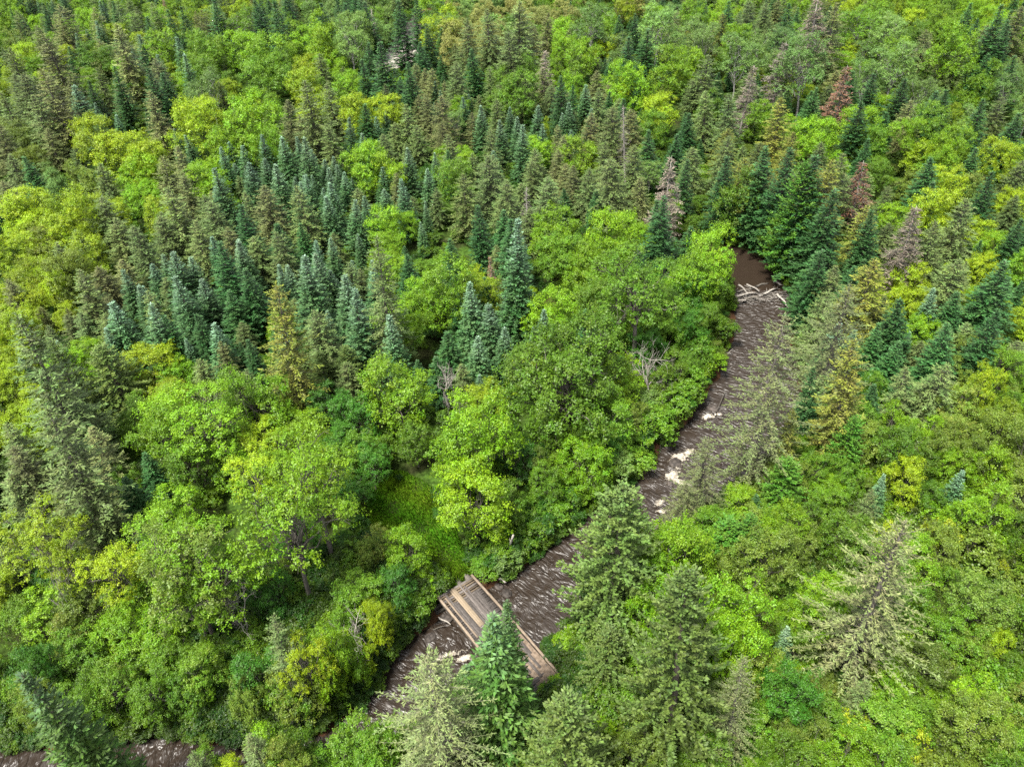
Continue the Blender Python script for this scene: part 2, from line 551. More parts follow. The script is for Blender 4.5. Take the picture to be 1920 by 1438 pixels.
def broadleaf(name, H=11., R=4.5, cb=3., lobes=14, lobe_r=.42, clumps=34, leaves=15, leaf=.30, spread=.3, bark=None, alt_top=0., bare=0., trunk_r=.17, flat=.6, stems=1, up=.95, twigs=4):
    lv, tb = Leaves(), Tubes()
    zc, rz = (H + cb) / 2, (H - cb) / 2
    cen, rad = [], []
    nsub = 1 if H < 5 else int(rng.integers(3, 5))
    subs = []
    for q in range(nsub):                      # a crown is a few leaders of unequal height, not one dome
        a = q * 6.283 / nsub + rng.normal(0, .4)
        o_ = rng.uniform(.22, .5) * R if nsub > 1 else 0
        subs.append((math.cos(a) * o_, math.sin(a) * o_, rng.uniform(.72, 1.0) if q else 1.0, (R - o_) * rng.uniform(.85, 1.1)))
    for i in range(lobes):
        sx_, sy_, sh, sr = subs[i % nsub]
        ii, nn = i // nsub, max(1, lobes // nsub)
        f = (ii + .5) / nn
        zz = 1 - 1.5 * f + rng.normal(0, .1)                       # from the top round to below the middle
        ang = i * 2.399 + rng.normal(0, .45)
        s = math.sqrt(max(0, 1 - min(1, zz * zz)))
        lr = lobe_r * R * rng.uniform(.6, 1.3)
        k = max(.15, 1.0 - .85 * lr / max(sr, .1) + rng.normal(0, .14))
        hz_ = cb + (H - cb) * sh
        zc_, rz_ = (hz_ + cb) / 2, (hz_ - cb) / 2
        cen.append((sx_ + math.cos(ang) * s * sr * k, sy_ + math.sin(ang) * s * sr * k, min(hz_ - lr * flat * .9, zc_ + zz * (rz_ - lr * flat * .8))))
        rad.append(lr)
    cen.append((0, 0, zc - .05 * rz))
    rad.append(.42 * R)
    cen, rad = np.array(cen), np.array(rad)
    fork = []
    for s in range(stems):
        a = s * 6.28 / stems + rng.random()
        o = np.array([math.cos(a), math.sin(a), 0]) * (.25 if stems > 1 else 0)
        top = np.array([o[0] * 3 + rng.normal(0, .15), o[1] * 3 + rng.normal(0, .15), cb + .35 * rz * 2])
        tb.add([o + (0, 0, -.4), o + (0, 0, .5), o * 1.6 + (rng.normal(0, .08), rng.normal(0, .08), cb * .6), top], [trunk_r * 1.35, trunk_r, trunk_r * .85, trunk_r * .5], 7)
        fork.append((o * 1.6 + (0, 0, cb * .8), top))
    for c, r in zip(cen, rad):
        f = fork[rng.integers(len(fork))]
        st = f[0] + (f[1] - f[0]) * rng.uniform(.1, .9)
        limb(tb, st, c, trunk_r * .42, trunk_r * .16, 5)
        for q in range(twigs):
            d = norm(rng.normal(0, 1, 3) + np.array([0, 0, .6]) + norm(c - np.array([0, 0, zc])) * .8)
            limb(tb, c + rng.normal(0, .1 * r, 3), c + d * r * rng.uniform(.75, 1.08), trunk_r * .14, .012, 3, .15, 4)
    for li, (c, r) in enumerate(zip(cen, rad)):
        m = int(clumps * (r / (lobe_r * R)) ** 2)
        out = norm(c - np.array([0, 0, zc - .2 * rz]))
        d = norm(rng.normal(0, 1, (m, 3)) + np.array([0, 0, up]) + out * .75)
        pos = c + d * (r * rng.uniform(.5, 1.28, m))[:, None] * np.array([1, 1, flat + .25])
        keep = np.ones(m, bool)
        for lj in range(len(cen)):
            if lj != li:
                keep &= np.linalg.norm((pos - cen[lj]) / np.array([1, 1, flat + .25]), axis=1) > rad[lj] * .80
        keep &= rng.random(m) > bare
        pos, d = pos[keep], d[keep]
        m = len(pos)
        if not m:
            continue
        cr = spread * rng.uniform(.7, 1.3, m)
        k = leaves
        n = m * k
        # leafy shoots fan up and out from the clump; the leaves sit along them and droop
        ns = max(4, k // 6)
        sd = norm(d[:, None] * .75 + np.array([0, 0, .75]) + rng.normal(0, .75, (m, ns, 3)))
        sl = cr[:, None] * rng.uniform(.8, 2.6, (m, ns))
        wh = rng.integers(0, ns, (m, k))
        mi = np.arange(m)[:, None]
        t_ = rng.uniform(.1, 1, (m, k)) ** .7
        S_ = sd[mi, wh]
        off = S_ * (sl[mi, wh] * t_)[..., None] + rng.normal(0, .22, (m, k, 3)) * cr[:, None, None]
        off[..., 2] -= .30 * cr[:, None]
        P = (pos[:, None] + off).reshape(-1, 3)
        S_ = S_.reshape(-1, 3)
        side = norm(np.cross(S_, rng.normal(0, 1, (n, 3))))
        D = side + S_ * rng.uniform(.1, .8, (n, 1))
        D[:, 2] -= .25
        Nn = norm(S_ * .8 + np.repeat(d, k, axis=0) * .3 + np.array([0, 0, .45]) + rng.normal(0, .35, (n, 3)))
        ln = leaf * rng.uniform(.55, 1.45, n)
        cl = np.repeat(np.clip(rng.normal(.5, .22, m), 0, 1), k)
        lobe_v = np.clip(rng.normal(.5, .18), 0, 1)
        rv = np.clip(.36 * rng.random(n) + .44 * np.repeat(rng.random(m), k) + .2 * lobe_v, 0, 1)
        alt = np.zeros(n)
        if alt_top:
            alt = np.clip(alt_top * np.repeat((rng.random(m) < .35) * rng.random(m), k), 0, 1)
        lv.add(P, D, Nn, ln, ln * rng.uniform(.5, .75, n), var4(n, alt, cl, rv))
    return {"crown": lv.build(name + "_crown", M_LEAF), "trunk": tb.build(name + "_trunk", bark or M_GREYBARK), "H": H, "R": R}


def bare_tree(name, H=8., R=2.5, levels=4, seedlean=.1, mat=None, trunk_r=.14):
    tb = Tubes()

    def grow(p, d, ln, r, lev):
        n = 5
        P = [p]
        for i in range(n - 1):
            d = norm(d + rng.normal(0, .16, 3) + np.array([0, 0, .04]))
            P.append(P[-1] + d * ln / (n - 1))
        P = np.array(P)
        tb.add(P, np.linspace(r, r * .5 if lev else .008, n), 5 if lev > 1 else 4 if lev else 3)
        if lev == 0:
            return
        k = rng.integers(3, 6)
        for i in range(k):
            s = P[rng.integers(1 if lev < levels else 2, n)]
            nd = norm(d + rng.normal(0, .75, 3) + np.array([0, 0, .15]))
            grow(s, nd, ln * rng.uniform(.45, .72), r * .5, lev - 1)
    grow(np.array([0, 0, -.3]), norm(np.array([seedlean, .05, 1.])), H * .55, trunk_r, levels)
    return {"crown": None, "trunk": tb.build(name + "_trunk", mat or M_DEADWOOD), "H": H, "R": R}


def dead_conifer(name, H=13., R=1.9, needles=True):
    """grey trunk with whorls of bare drooping branches; some hold dry needles"""
    lv, tb = Leaves(), Tubes()
    tb.add([(0, 0, -.3), (0, 0, H * .4), (.03, 0, H * .8), (0, 0, H)], [.17, .12, .06, .012], 6)
    z = H * .97
    while z > H * .16:
        tt = 1 - z / H
        for b in range(rng.integers(4, 7)):
            if rng.random() < .12:
                continue
            az = rng.random() * 6.28
            Lb = max(.2, R * min(1, tt * 1.5 + .05) * rng.uniform(.55, 1.15) * (1 - .35 * sm(.6, .9, tt)))
            u = np.linspace(0, 1, 5)
            dh = np.array([math.cos(az), math.sin(az), 0])
            W = dh[None] * (Lb * u)[:, None]
            W[:, 2] = z + Lb * (.15 * u - .3 * u ** 2)
            W[1:] += rng.normal(0, .03, (4, 3))
            tb.add(W, [.028, .022, .016, .011, .005], 3)
            n = max(3, int(Lb / .13))
            uu = rng.uniform(.25, 1, n)
            P = dh[None] * (Lb * uu)[:, None]
            P[:, 2] = z + Lb * (.15 * uu - .3 * uu ** 2)
            an = az + rng.choice([-1, 1], n) * np.radians(rng.uniform(30, 80, n))
            D = np.stack([np.cos(an), np.sin(an), rng.normal(-.1, .3, n)], 1)
            if needles:
                ln = rng.uniform(.25, .6, n)
                lv.add(P, D, np.stack([rng.normal(0, .4, n), rng.normal(0, .4, n), np.ones(n)], 1), ln, ln * .2, var4(n, rng.random(n) ** 1.5, np.full(n, rng.random())))
                lv.add(P, -D * np.array([1, 1, -1]) + dh, np.stack([rng.normal(0, .4, n), rng.normal(0, .4, n), np.ones(n)], 1), ln * .8, ln * .18, var4(n, rng.random(n) ** 1.5, np.full(n, rng.random())))
            else:
                for i in range(0, n, 2):
                    tb.add([P[i], P[i] + norm(D[i]) * rng.uniform(.15, .4)], [.009, .004], 3)
        z -= rng.uniform(.18, .34)
    return {"crown": lv.build(name + "_crown", M_NEEDLE) if needles else None, "trunk": tb.build(name + "_trunk", M_DEADWOOD), "H": H, "R": R}


LIB = {}
LIB["F"] = [conifer(f"fir_{i}", H=14, R=1.75, whorl=.30, per=7, power=.78, e_top=48, e_bot=2, spray=.42, step=.14, wid=.36, u0=.15, droop=.10, ragged=.10,
                    base=.05, tip_alt=1.0, round_bot=.12, layers=1, top_frac=.42) for i in range(4)]
LIB["G"] = [conifer(f"green_fir_{i}", H=15, R=2.1, whorl=.36, per=7, power=.80, e_top=42, e_bot=-4, spray=.5, step=.16, wid=.34, u0=.15, droop=.12, ragged=.14,
                    base=.06, tip_alt=.35, layers=1) for i in range(3)]
LIB["O"] = [conifer(f"spruce_{i}", H=15, R=2.7, whorl=.40, per=7, power=.66, e_top=30, e_bot=-14, spray=.5, step=.15, wid=.27, u0=.18, droop=.14, ragged=.22,
                    base=.08, twig_alt=.55, wood=True, gaps=.12, bark=M_GREYBARK, round_bot=.25, layers=1, hang=.35) for i in range(4)]
LIB["C"] = [conifer(f"cedar_{i}", H=12, R=2.9, whorl=.28, per=8, power=.60, e_top=45, e_bot=8, spray=.31, step=.11, wid=.5, u0=.3, droop=.02, ragged=.18,
                    base=.05, tip_alt=.5, round_bot=.3, layers=1, hang=-.1, top_frac=.25) for i in range(2)]
LIB["L"] = [conifer(f"larch_{i}", H=17, R=3.0, whorl=.42, per=7, power=.62, e_top=28, e_bot=-6, spray=.30, step=.11, wid=.24, u0=.2, droop=.10, ragged=.25,
                    base=.12, twig_alt=.6, wood=True, gaps=.12, bark=M_GREYBARK, round_bot=.3, layers=1, hang=.2) for i in range(3)]
LIB["D"] = [dead_conifer(f"dead_spruce_{i}") for i in range(2)]
LIB["E"] = [dead_conifer(f"bare_spruce_{i}", 12, 1.3, False) for i in range(1)]
LIB["M"] = [broadleaf("maple_0", 11, 4.3, 1.5, 20, .36, 27, 46, .185, .40), broadleaf("maple_1", 11, 4.3, 1.3, 26, .31, 24, 44, .18, .38),
            broadleaf("maple_2", 11, 4.3, 1.7, 17, .40, 31, 46, .19, .42, alt_top=.8), broadleaf("maple_3", 11, 4.3, 1.2, 30, .28, 21, 44, .175, .36, bare=.1),
            broadleaf("maple_4", 11, 4.3, 1.4, 22, .34, 26, 46, .18, .38, bare=.06)]
LIB["W"] = [broadleaf("broad_maple_0", 12, 6.5, 2.3, 54, .23, 28, 52, .20, .42, alt_top=.5, bare=.06, trunk_r=.26), broadleaf("broad_maple_1", 12, 6.5, 2.0, 60, .22, 26, 52, .20, .42, bare=.08, trunk_r=.26)]
LIB["T"] = [broadleaf("tall_ash_0", 15, 4.6, 7.0, 20, .31, 24, 40, .175, .36, bare=.12, trunk_r=.25, twigs=8), broadleaf("tall_ash_1", 15, 4.6, 6.6, 24, .28, 21, 40, .175, .36, bare=.16, trunk_r=.23, twigs=9)]
LIB["A"] = [broadleaf("aspen_0", 12, 3.4, 3.5, 20, .34, 30, 36, .15, .32, bark=M_BIRCH, bare=.1, trunk_r=.13, twigs=5), broadleaf("aspen_1", 12, 3.4, 3.0, 24, .31, 27, 36, .15, .32, bark=M_BIRCH, bare=.12, trunk_r=.13, twigs=5)]
LIB["S"] = [broadleaf("shrub_0", 3.6, 2.1, .15, 12, .42, 30, 24, .16, .2, trunk_r=.05, stems=3, bare=.1), broadleaf("shrub_1", 3.6, 2.1, .1, 16, .35, 26, 24, .155, .2, trunk_r=.05, stems=4, bare=.15),
            broadleaf("shrub_2", 3.6, 2.1, .1, 10, .46, 34, 24, .17, .22, trunk_r=.05, stems=3, alt_top=.7)]
LIB["Y"] = [broadleaf("open_shrub_0", 3.6, 2.1, .6, 14, .32, 14, 16, .16, .2, trunk_r=.06, stems=4, bare=.35, twigs=10)]
LIB["X"] = [bare_tree("snag_0", 7, 2.2), bare_tree("snag_1", 7, 2.0, 4, -.2)]

for mod_, lst in LIB.items():                 # true reach of each model
    if mod_ in "MWTASY":
        for l in lst:
            co = np.empty(len(l["crown"].vertices) * 3, np.float32)
            l["crown"].vertices.foreach_get("co", co)
            co = co.reshape(-1, 3)
            l["R"] = float(np.percentile(np.hypot(co[:, 0], co[:, 1]), 95))
            l["H"] = float(np.percentile(co[:, 2], 99.8))

# ------------------------------------------------------------------ tints: (leaf, second tone)
TINT = {
    "F": ((.048, .112, .036), (.17, .26, .19)), "V": ((.040, .090, .011), (.075, .13, .065)), "G": ((.028, .082, .020), (.08, .15, .07)), "O": ((.080, .134, .032), (.100, .112, .050)),
    "B": ((.090, .122, .032), (.112, .108, .052)), "U": ((.100, .128, .013), (.11, .10, .03)), "C": ((.056, .092, .016), (.085, .122, .042)),
    "K": ((.046, .124, .010), (.07, .15, .02)), "L": ((.088, .128, .036), (.11, .112, .06)), "D": ((.145, .118, .09), (.11, .095, .075)), "R": ((.165, .075, .040), (.14, .105, .08)),
    "E": ((.2, .2, .2), (.2, .2, .2)), "X": ((.2, .2, .2), (.2, .2, .2)),
    "y": ((.156, .238, .004), (.175, .24, .006)), "l": ((.104, .210, .004), (.128, .215, .007)), "g": ((.068, .146, .006), (.10, .165, .018)),
    "d": ((.036, .114, .007), (.04, .12, .02)), "p": ((.088, .165, .032), (.13, .18, .045)), "t": ((.165, .185, .045), (.17, .165, .045)),
    "o": ((.092, .145, .014), (.15, .16, .025)), "Y": ((.18, .225, .008), (.22, .21, .01)),
}
KIND = {  # letter: (model, tint, name, category, height/width, min h, max h, phrase)
    "F": ("F", "F", "fir_tree", "fir tree", 3.0, 6, 17, "slim blue-green fir"),
    "V": ("F", "V", "fir_tree", "fir tree", 3.0, 6, 17, "full green fir with pale tip"),
    "G": ("G", "G", "fir_tree", "fir tree", 2.7, 6, 18, "dark green pointed fir"),
    "O": ("O", "O", "spruce_tree", "spruce tree", 2.2, 6, 19, "ragged olive spruce"),
    "B": ("O", "B", "spruce_tree", "spruce tree", 2.2, 6, 19, "brownish olive spruce"),
    "U": ("O", "U", "spruce_tree", "spruce tree", 2.1, 6, 19, "mustard-tinged spruce"),
    "C": ("C", "C", "cedar_tree", "cedar tree", 2.1, 5, 16, "dense grey-green cedar"),
    "K": ("C", "K", "cedar_tree", "cedar tree", 2.8, 6, 17, "bright deep-green conifer"),
    "L": ("L", "L", "larch_tree", "larch tree", 2.7, 7, 20, "feathery grey-green larch"),
    "D": ("D", "D", "dead_spruce", "dead tree", 3.2, 6, 16, "dead pinkish-brown spruce"),
    "R": ("D", "R", "dead_spruce", "dead tree", 3.3, 3, 16, "dead rust-red spruce"),
    "E": ("E", "E", "dead_spruce", "dead tree", 4.5, 6, 15, "bare silver-grey dead spruce"),
    "X": ("X", "X", "dead_tree", "dead tree", 1.6, 3, 9, "leafless grey dead broadleaf tree"),
}
for c, w in (("y", "yellow-green"), ("l", "lime-green"), ("g", "mid-green"), ("d", "deep-green"), ("p", "pale green"), ("t", "tan-tinged"), ("o", "olive-green"), ("Y", "bright yellow")):
    KIND["M" + c] = ("M", c, "broadleaf_tree", "broadleaf tree", 1.5, 5, 15, w + " round-crowned broadleaf tree")
    KIND["W" + c] = ("W", c, "broadleaf_tree", "broadleaf tree", .95, 7, 14, "wide spreading " + w + " broadleaf tree")
    KIND["T" + c] = ("T", c, "broadleaf_tree", "broadleaf tree", 1.6, 9, 17, "tall open-crowned " + w + " broadleaf tree")
    KIND["A" + c] = ("A", c, "aspen_tree", "aspen tree", 1.6, 6, 15, w + " aspen with white stem")
    KIND["S" + c] = ("S", c, "shrub", "shrub", .85, 1.2, 5.5, w + " leafy shrub")
    KIND["Q" + c] = ("Y", c, "shrub", "shrub", .9, 1.5, 4.5, "open twiggy " + w + " shrub")

# ------------------------------------------------------------------ trees seen in the photograph: kind, top x, top y, crown width
TREES = []


def crop(ox, oy, txt):
    for row in txt.replace("\n", ";").split(";"):
        t = row.split()
        if not t:
            continue
        TREES.append((t[0], ox + float(t[1]) / 2.995, oy + float(t[2]) / 2.995, float(t[3]) / 2.995, float(t[4]) if len(t) > 4 else None))


crop(0, 0, """My 120 240 140; Mg 490 240 190; Ml 890 165 190; Mg 1120 170 230; Ag 1340 80 170; Ml 1340 170 220; Ml 1480 190 270; Mg 1490 310 260
Ml 1700 140 200; Ml 1800 60 240; Ml 1900 290 140; My 1700 370 210; Wy 610 500 340; Ml 990 440 110; My 1270 440 150; My 1050 545 290; Ml 1380 520 290; Mg 1520 515 120
Ap 1140 390 210; Ml 1270 700 240; Ml 1480 710 210; My 650 740 290; My 800 785 230; Ml 760 870 220; Ml 640 950 140; Ml 770 1030 190; Ml 1120 920 230
Mp 280 960 160; My 120 1045 260; My 330 1065 290; My 560 1080 210; My 80 1135 230; My 340 1190 250; My 60 1310 250; Mo 440 900 190; Mo 50 680 190; My 15 340 130; Ml 740 370 130; My 960 350 90
My 640 130 110; Ml 470 45 130; Ml 1030 5 130; My 980 95 120; Mo 60 170 120; Mo 200 1290 220; My 440 1330 230; Mo 330 1420 240
F 540 120 80; F 780 200 95; F 990 210 95; F 1025 310 105; G 830 390 150; F 410 480 150; F 1060 760 85
B 270 170 240; B 330 25 180; B 640 120 190; B 860 330 160; B 830 510 160; O 40 270 150; O 110 420 200; B 250 385 240; O 30 520 160; O 180 540 180
G 940 60 95; F 560 10 80; O 660 10 120; G 1200 0 130; G 1430 0 120; G 1540 5 150; B 1130 60 110; R 905 0 50; G 1235 160 70; O 90 60 120; O 740 70 100; G 240 20 90; O 850 20 110
F 1240 830 95; F 1290 800 95; F 1365 820 105; F 1465 760 115; F 1590 770 130; F 1700 780 125; F 1380 915 130; F 1480 890 110; F 1540 920 130; F 1230 950 150
F 1810 900 90; F 1865 880 80; F 1840 950 100; F 1710 980 100; F 1640 1000 80; F 1670 1030 100
O 1790 300 130; O 1850 470 170; O 1720 450 200; B 1600 560 140; O 1850 700 150; B 900 890 190; O 960 1050 220; O 540 1110 210; O 640 1230 190; O 1190 1120 180; G 1340 1160 180
B 1480 1040 210; O 1690 1060 200; F 1190 1330 115; F 1330 1350 120; F 1750 1360 110; F 1850 1340 100; F 1850 1030 120; O 890 1210 180; O 320 1370 180; F 640 650 75; O 540 390 120; G 630 380 120
B 1000 820 150; O 550 920 150; O 760 1260 180; O 1080 1250 190; B 1270 1290 170; O 1560 1300 170; G 150 880 130; O 60 870 150; B 20 1010 140; G 1300 230 70; O 1260 300 80""")

crop(640, 0, """Ap 100 130 200; Mp 60 60 170; Mp 30 180 160; G 130 15 130; E 205 80 60; G 320 8 150; G 395 0 120; Mp 330 150 150 5; Sp 425 205 110; My 550 35 210; Mt 700 60 210; Mt 600 115 160; Mt 860 105 150; Mt 840 185 160; Mt 1080 40 130
Mt 630 175 160; Mt 780 130 140; G 480 140 110; G 560 160 90; O 700 100 160; O 825 50 160; O 980 0 230; B 1150 70 120; Ap 1400 12 200; Ml 1250 90 160; Ml 1230 185 140; Ml 1350 218 190; My 1490 200 130; Ap 1580 190 110
Ap 1790 10 230; G 1650 80 80; G 1720 170 150; B 1885 60 100; Ml 1620 340 220; Ml 1850 260 250; My 1800 510 220; Ml 1280 400 160; Mg 1030 290 160; Mg 900 360 130; Mg 1000 400 230
D 1140 285 100; B 1130 390 130; G 1240 430 130; G 1290 480 90; F 1370 480 95; B 1440 400 115; G 1690 400 90; G 1510 330 80; F 780 595 100; F 900 680 95; F 985 660 85; F 1012 700 115; F 1092 590 95
F 1285 580 85; F 1240 640 70; F 1132 700 80; E 1620 595 95; B 1400 640 160; B 560 540 180; O 640 350 150; G 230 240 180; G 380 350 120; B 500 390 110; My 80 510 210; My 240 530 180; F 20 670 95; G 120 590 130; F 205 660 75; F 247 630 75
O 360 590 130; O 430 710 120; F 510 460 65; B 430 540 110; O 835 735 130; O 830 860 230; Ml 130 800 230; Ml 240 860 190; Ml 700 845 140; Mg 640 890 220; F 375 840 105; F 220 945 95; B 290 970 90; F 345 1000 115; F 480 945 90; F 470 1130 60
F 10 970 95; O 100 1060 140; F 50 1130 120; Ml 230 1170 200; Ml 340 1190 150; Wl 590 1180 370; G 780 1170 150; E 1030 1060 90; O 920 1010 180; G 960 1235 190; O 1160 985 200; B 1300 930 140; O 1550 880 220; O 1650 820 170
B 1690 1000 140; D 1840 890 170; G 1790 1115 190; Ml 1180 1180 270; Wl 1340 1165 330; Ml 1530 1180 280; Mg 1240 1320 260; Ml 1420 1310 270; Ml 1580 1330 230; Ml 1905 1150 150; My 1130 655 70; F 690 550 80; O 1030 440 130; Ap 1740 900 150
F 520 860 70; G 1730 740 140; O 1480 800 150; B 740 640 110; O 880 560 130; O 620 760 150; O 1100 830 150; B 1210 830 120; G 1580 560 110; Mg 1760 620 160; G 1880 760 120; O 1380 950 160; G 1440 1060 110; O 300 690 120
G 440 240 110; G 740 280 110; O 640 250 110; O 960 160 160; Mg 1200 100 120; G 1560 90 80; O 1180 480 110; O 690 990 180; O 520 1060 110; G 590 850 110; O 1060 1180 150; O 1450 500 110; O 1340 290 80; O 250 480 120; Mp 230 130 130; G 20 20 110""")

crop(1280, 0, """G 260 10 110; Ml 70 0 160; O 380 10 130; B 540 0 90; G 600 20 120; D 780 -10 200; B 860 20 190; Ag 1010 40 210; Ap 1190 60 190; My 1310 50 110; Mg 1330 100 140; Ml 1490 30 190; G 1800 20 160; B 1900 40 160; B 1700 140 140
Ap 90 90 190; U 220 80 120; Ml 320 130 160; Ap 330 190 250; Ml 60 260 190; Ap 560 140 180; Ap 730 180 280; D 560 235 160; D 370 360 130; O 130 310 180; G 205 410 70; R 925 360 140; My 980 225 120; Ml 880 280 140; Ap 1050 330 210; Ap 1230 220 250
Ml 1560 130 230; Wl 1440 300 320; Ml 1690 320 220; Ap 1850 410 190; B 1380 170 120; G 1080 420 140; G 1010 580 180; G 1230 450 160; Ml 770 660 210; Ml 470 570 190; O 290 530 170; O 150 520 150; G 30 640 110; U 560 560 210
Mg 650 700 160; Mg 1100 710 160; Tl 1260 650 200; Mg 1430 580 230; Ml 1540 700 210; My 1800 780 200; O 1800 550 140; G 1700 560 140; K 540 850 260; R 1030 910 160; O 900 870 220; U 770 940 190; U 340 900 240; G 680 1090 190; Mg 1110 900 150
My 1400 770 210; My 1520 930 210; My 1470 1050 260; D 1330 1165 200; O 1300 1180 190; Ml 1210 1150 170; G 1750 980 160; O 1600 1110 230; My 1870 1050 150; Ml 1780 1310 180; G 1080 1190 170; Wl 110 1150 370; O 1210 100 90; G 1620 20 110
G 1880 320 130; Mp 1700 240 150; B 1290 560 150; G 1830 150 120; Ml 1740 30 140; O 1560 260 110; O 470 20 110; O 60 450 120; G 730 500 120; O 820 480 110; O 780 800 150; O 860 1000 150; Mg 820 640 150; My 620 400 110; G 1420 880 170; O 1160 1050 120
G 1880 640 150; O 1900 900 150; G 1650 830 130; Mo 1330 960 170; Mo 1650 960 190; O 1450 1250 200; My 1680 1230 170; G 1880 1230 150; G 430 420 80; O 230 760 150; O 60 830 160; G 170 940 170; O 410 800 150; U 640 1000 150; Ml 980 760 130""")

crop(0, 480, """My 100 20 210; My 270 60 230; My 150 180 190; My 330 250 170; My 60 490 190; My 20 640 190; My 120 840 270; My 30 880 200; B 30 130 160; O 430 85 220; B 540 60 200; O 450 320 170; O 580 330 170; B 480 190 180
F 690 90 120; F 770 160 120; F 850 40 120; F 910 0 100; F 955 -10 170; F 1050 10 140; G 1225 -70 200; F 1340 -80 150; F 630 260 180; F 590 410 110; F 815 285 170; F 1195 370 150; U 1490 180 300 16; F 1700 20 210; F 1565 40 130; F 1610 45 110
F 1790 -20 150; F 1860 80 110; F 1000 120 170; F 1120 120 150; G 1080 200 150; G 1370 80 180; G 1290 200 170; O 110 370 400 17; C 270 460 200 11; O 240 900 420 15; O 30 960 240; B 60 1080 260; O 50 1210 250
My 800 520 290; Ml 960 585 210; Ml 900 720 330; Tl 1110 800 430; Ml 860 880 300; Ml 1400 580 370; My 1450 925 230; Ml 1680 880 280; Md 1800 740 250; O 1130 580 170; C 1670 690 100; Ml 1590 1070 400; Ty 1370 1090 330; Ml 960 1340 300; Ml 1250 1080 260
Mg 720 760 240; O 400 820 230; B 500 950 240; G 700 1240 170; Mg 640 1180 170; O 850 200 150; G 940 330 160; G 1110 330 140; Mg 1050 1050 280; Ml 1750 1050 260; Md 1890 1000 220; Mg 1560 720 200; B 1250 470 130""")

crop(640, 480, """O 180 -110 250 17; F 20 110 190; F 60 200 200; G 360 0 150; Ml 320 250 330; Ml 590 25 330; Ml 480 120 250; My 780 120 210; R 845 0 55 6; F 960 -200 200 15; G 980 40 210; F 720 140 170; F 840 275 170; F 905 400 130; F 940 220 110; F 745 460 160; F 1145 290 120
Ml 1180 185 290; Ml 1090 260 190; Mg 1230 320 200; Mg 1420 120 250; Ml 1370 0 260; Mg 1560 60 250; Tg 1700 50 330; Mg 1780 150 240; Mg 1500 330 200; Ml 1640 300 190; Mg 1840 330 200; G 1400 300 160; G 660 250 150; G 820 120 110
Wg 1290 420 720 13; Ml 1560 560 330; My 1080 520 280; Ml 1240 720 260; Mg 1500 780 300; Ml 300 560 380; Ml 745 760 400 12; Ml 640 1010 380; Ml 720 1190 400; Mg 880 950 260; X 580 640 170 7; X 1790 510 190 8
Md 60 790 250; Mg 400 950 190; Md 980 1050 260; Ml 1370 1100 290; Mg 1250 950 230; Mg 1150 1180 190; Md 1480 950 200; Sg 1780 870 250; Sg 1640 1040 230; Sp 1560 1120 180; Sg 1850 980 160; Sp 1720 760 200; Sg 1880 740 220; Mg 1860 560 220; Md 1730 420 210
Mg 80 1000 230; Md 150 1080 200; G 600 420 170; G 540 560 150; Mo 1090 1050 130 6; Sg 1450 1330 200; Sl 1330 1260 180; Sg 1180 1300 190; Mg 930 1250 240; Sg 1040 1400 200""")

crop(1280, 480, """Mg 90 -20 230; Md 60 100 210; Mg 190 60 190; Mg 150 240 190; Md 50 300 200; Sg 210 350 180; Sg 70 480 220; Sl 180 560 170; Sg 40 640 230; Sg 110 760 180; Sd 30 800 170
U 1060 20 310; G 1250 250 210; F 1420 180 130; F 880 370 180; F 965 420 120; U 1020 490 290 14; E 725 640 80 7; X 1465 810 80 4; O 1540 20 250; G 1820 30 260; G 1500 390 210; My 1310 30 220; My 1700 -10 170
My 1280 180 190; Ml 1350 330 190; O 1430 580 270; Mo 1620 590 230; My 1740 610 190 7; G 1090 720 150; Ml 1250 860 220 6; Ml 1380 900 220 6; Mo 1500 980 210 6; My 1300 1150 230 6; My 1850 780 200 7; Mo 1800 860 230 7; F 1560 1200 130 6; F 1140 1230 110 6; K 600 1150 220 7
Mg 770 1110 180 5; O 1090 1330 160 6; U 620 860 170 9; O 830 680 230; G 760 640 130 9; Mg 1110 650 140; G 1180 480 170; Mo 1700 440 240; O 1290 640 210; Mo 1450 740 210 6; Mo 1640 720 210 6; O 620 240 200
O 1620 380 170; G 1760 300 210; O 1880 480 200; My 1880 250 190; G 950 120 160; O 860 60 190; My 1210 60 150; U 900 230 180; G 560 30 190; G 700 0 180; Mo 980 1010 190 6; Mo 1660 1000 210 6; Ml 1540 1090 190 5; Mg 950 1160 190 5
G 430 1340 130 5; Mg 640 1010 170 5; K 960 900 190 8""")

crop(0, 958, """Ty 160 20 420; Ty 330 120 320; Ty 560 200 340; Tl 900 20 380; Ml 750 330 320; Tl 1000 330 350; Mo 420 420 300; Ml 220 480 300; Mg 60 500 240; Mo 330 620 240; Ml 620 560 300; Ml 860 620 340; Mg 1080 760 280 6; Mg 560 860 270 6; Mg 820 840 300 6
V 160 890 400 16; O 1480 870 240 11; Ty 1680 790 300; Ml 1850 860 260 8; Mg 420 920 250 6; Mg 1000 900 240 5; Md 180 760 200 6; Md 60 820 220 6; Mo 100 960 200 6; O 1080 1330 170 7; My 1290 1355 190 6; O 1430 1150 220 8; Mo 1330 1030 210 6; Mg 1640 1060 260 6; Mg 1830 1120 260 6; Mo 1560 1280 260 7
Sg 1420 640 240; Sg 1600 600 230; Sg 1740 700 260; Sg 1520 760 260; Sg 1260 800 220; Sg 1160 920 210; Sg 1340 900 200; Sl 1850 600 200; Sg 1480 460 220; Md 1480 330 250 6; Sg 1620 440 220; X 1250 400 170 8; X 290 250 150 9; X 720 940 150 5; X 1690 840 170 7""")

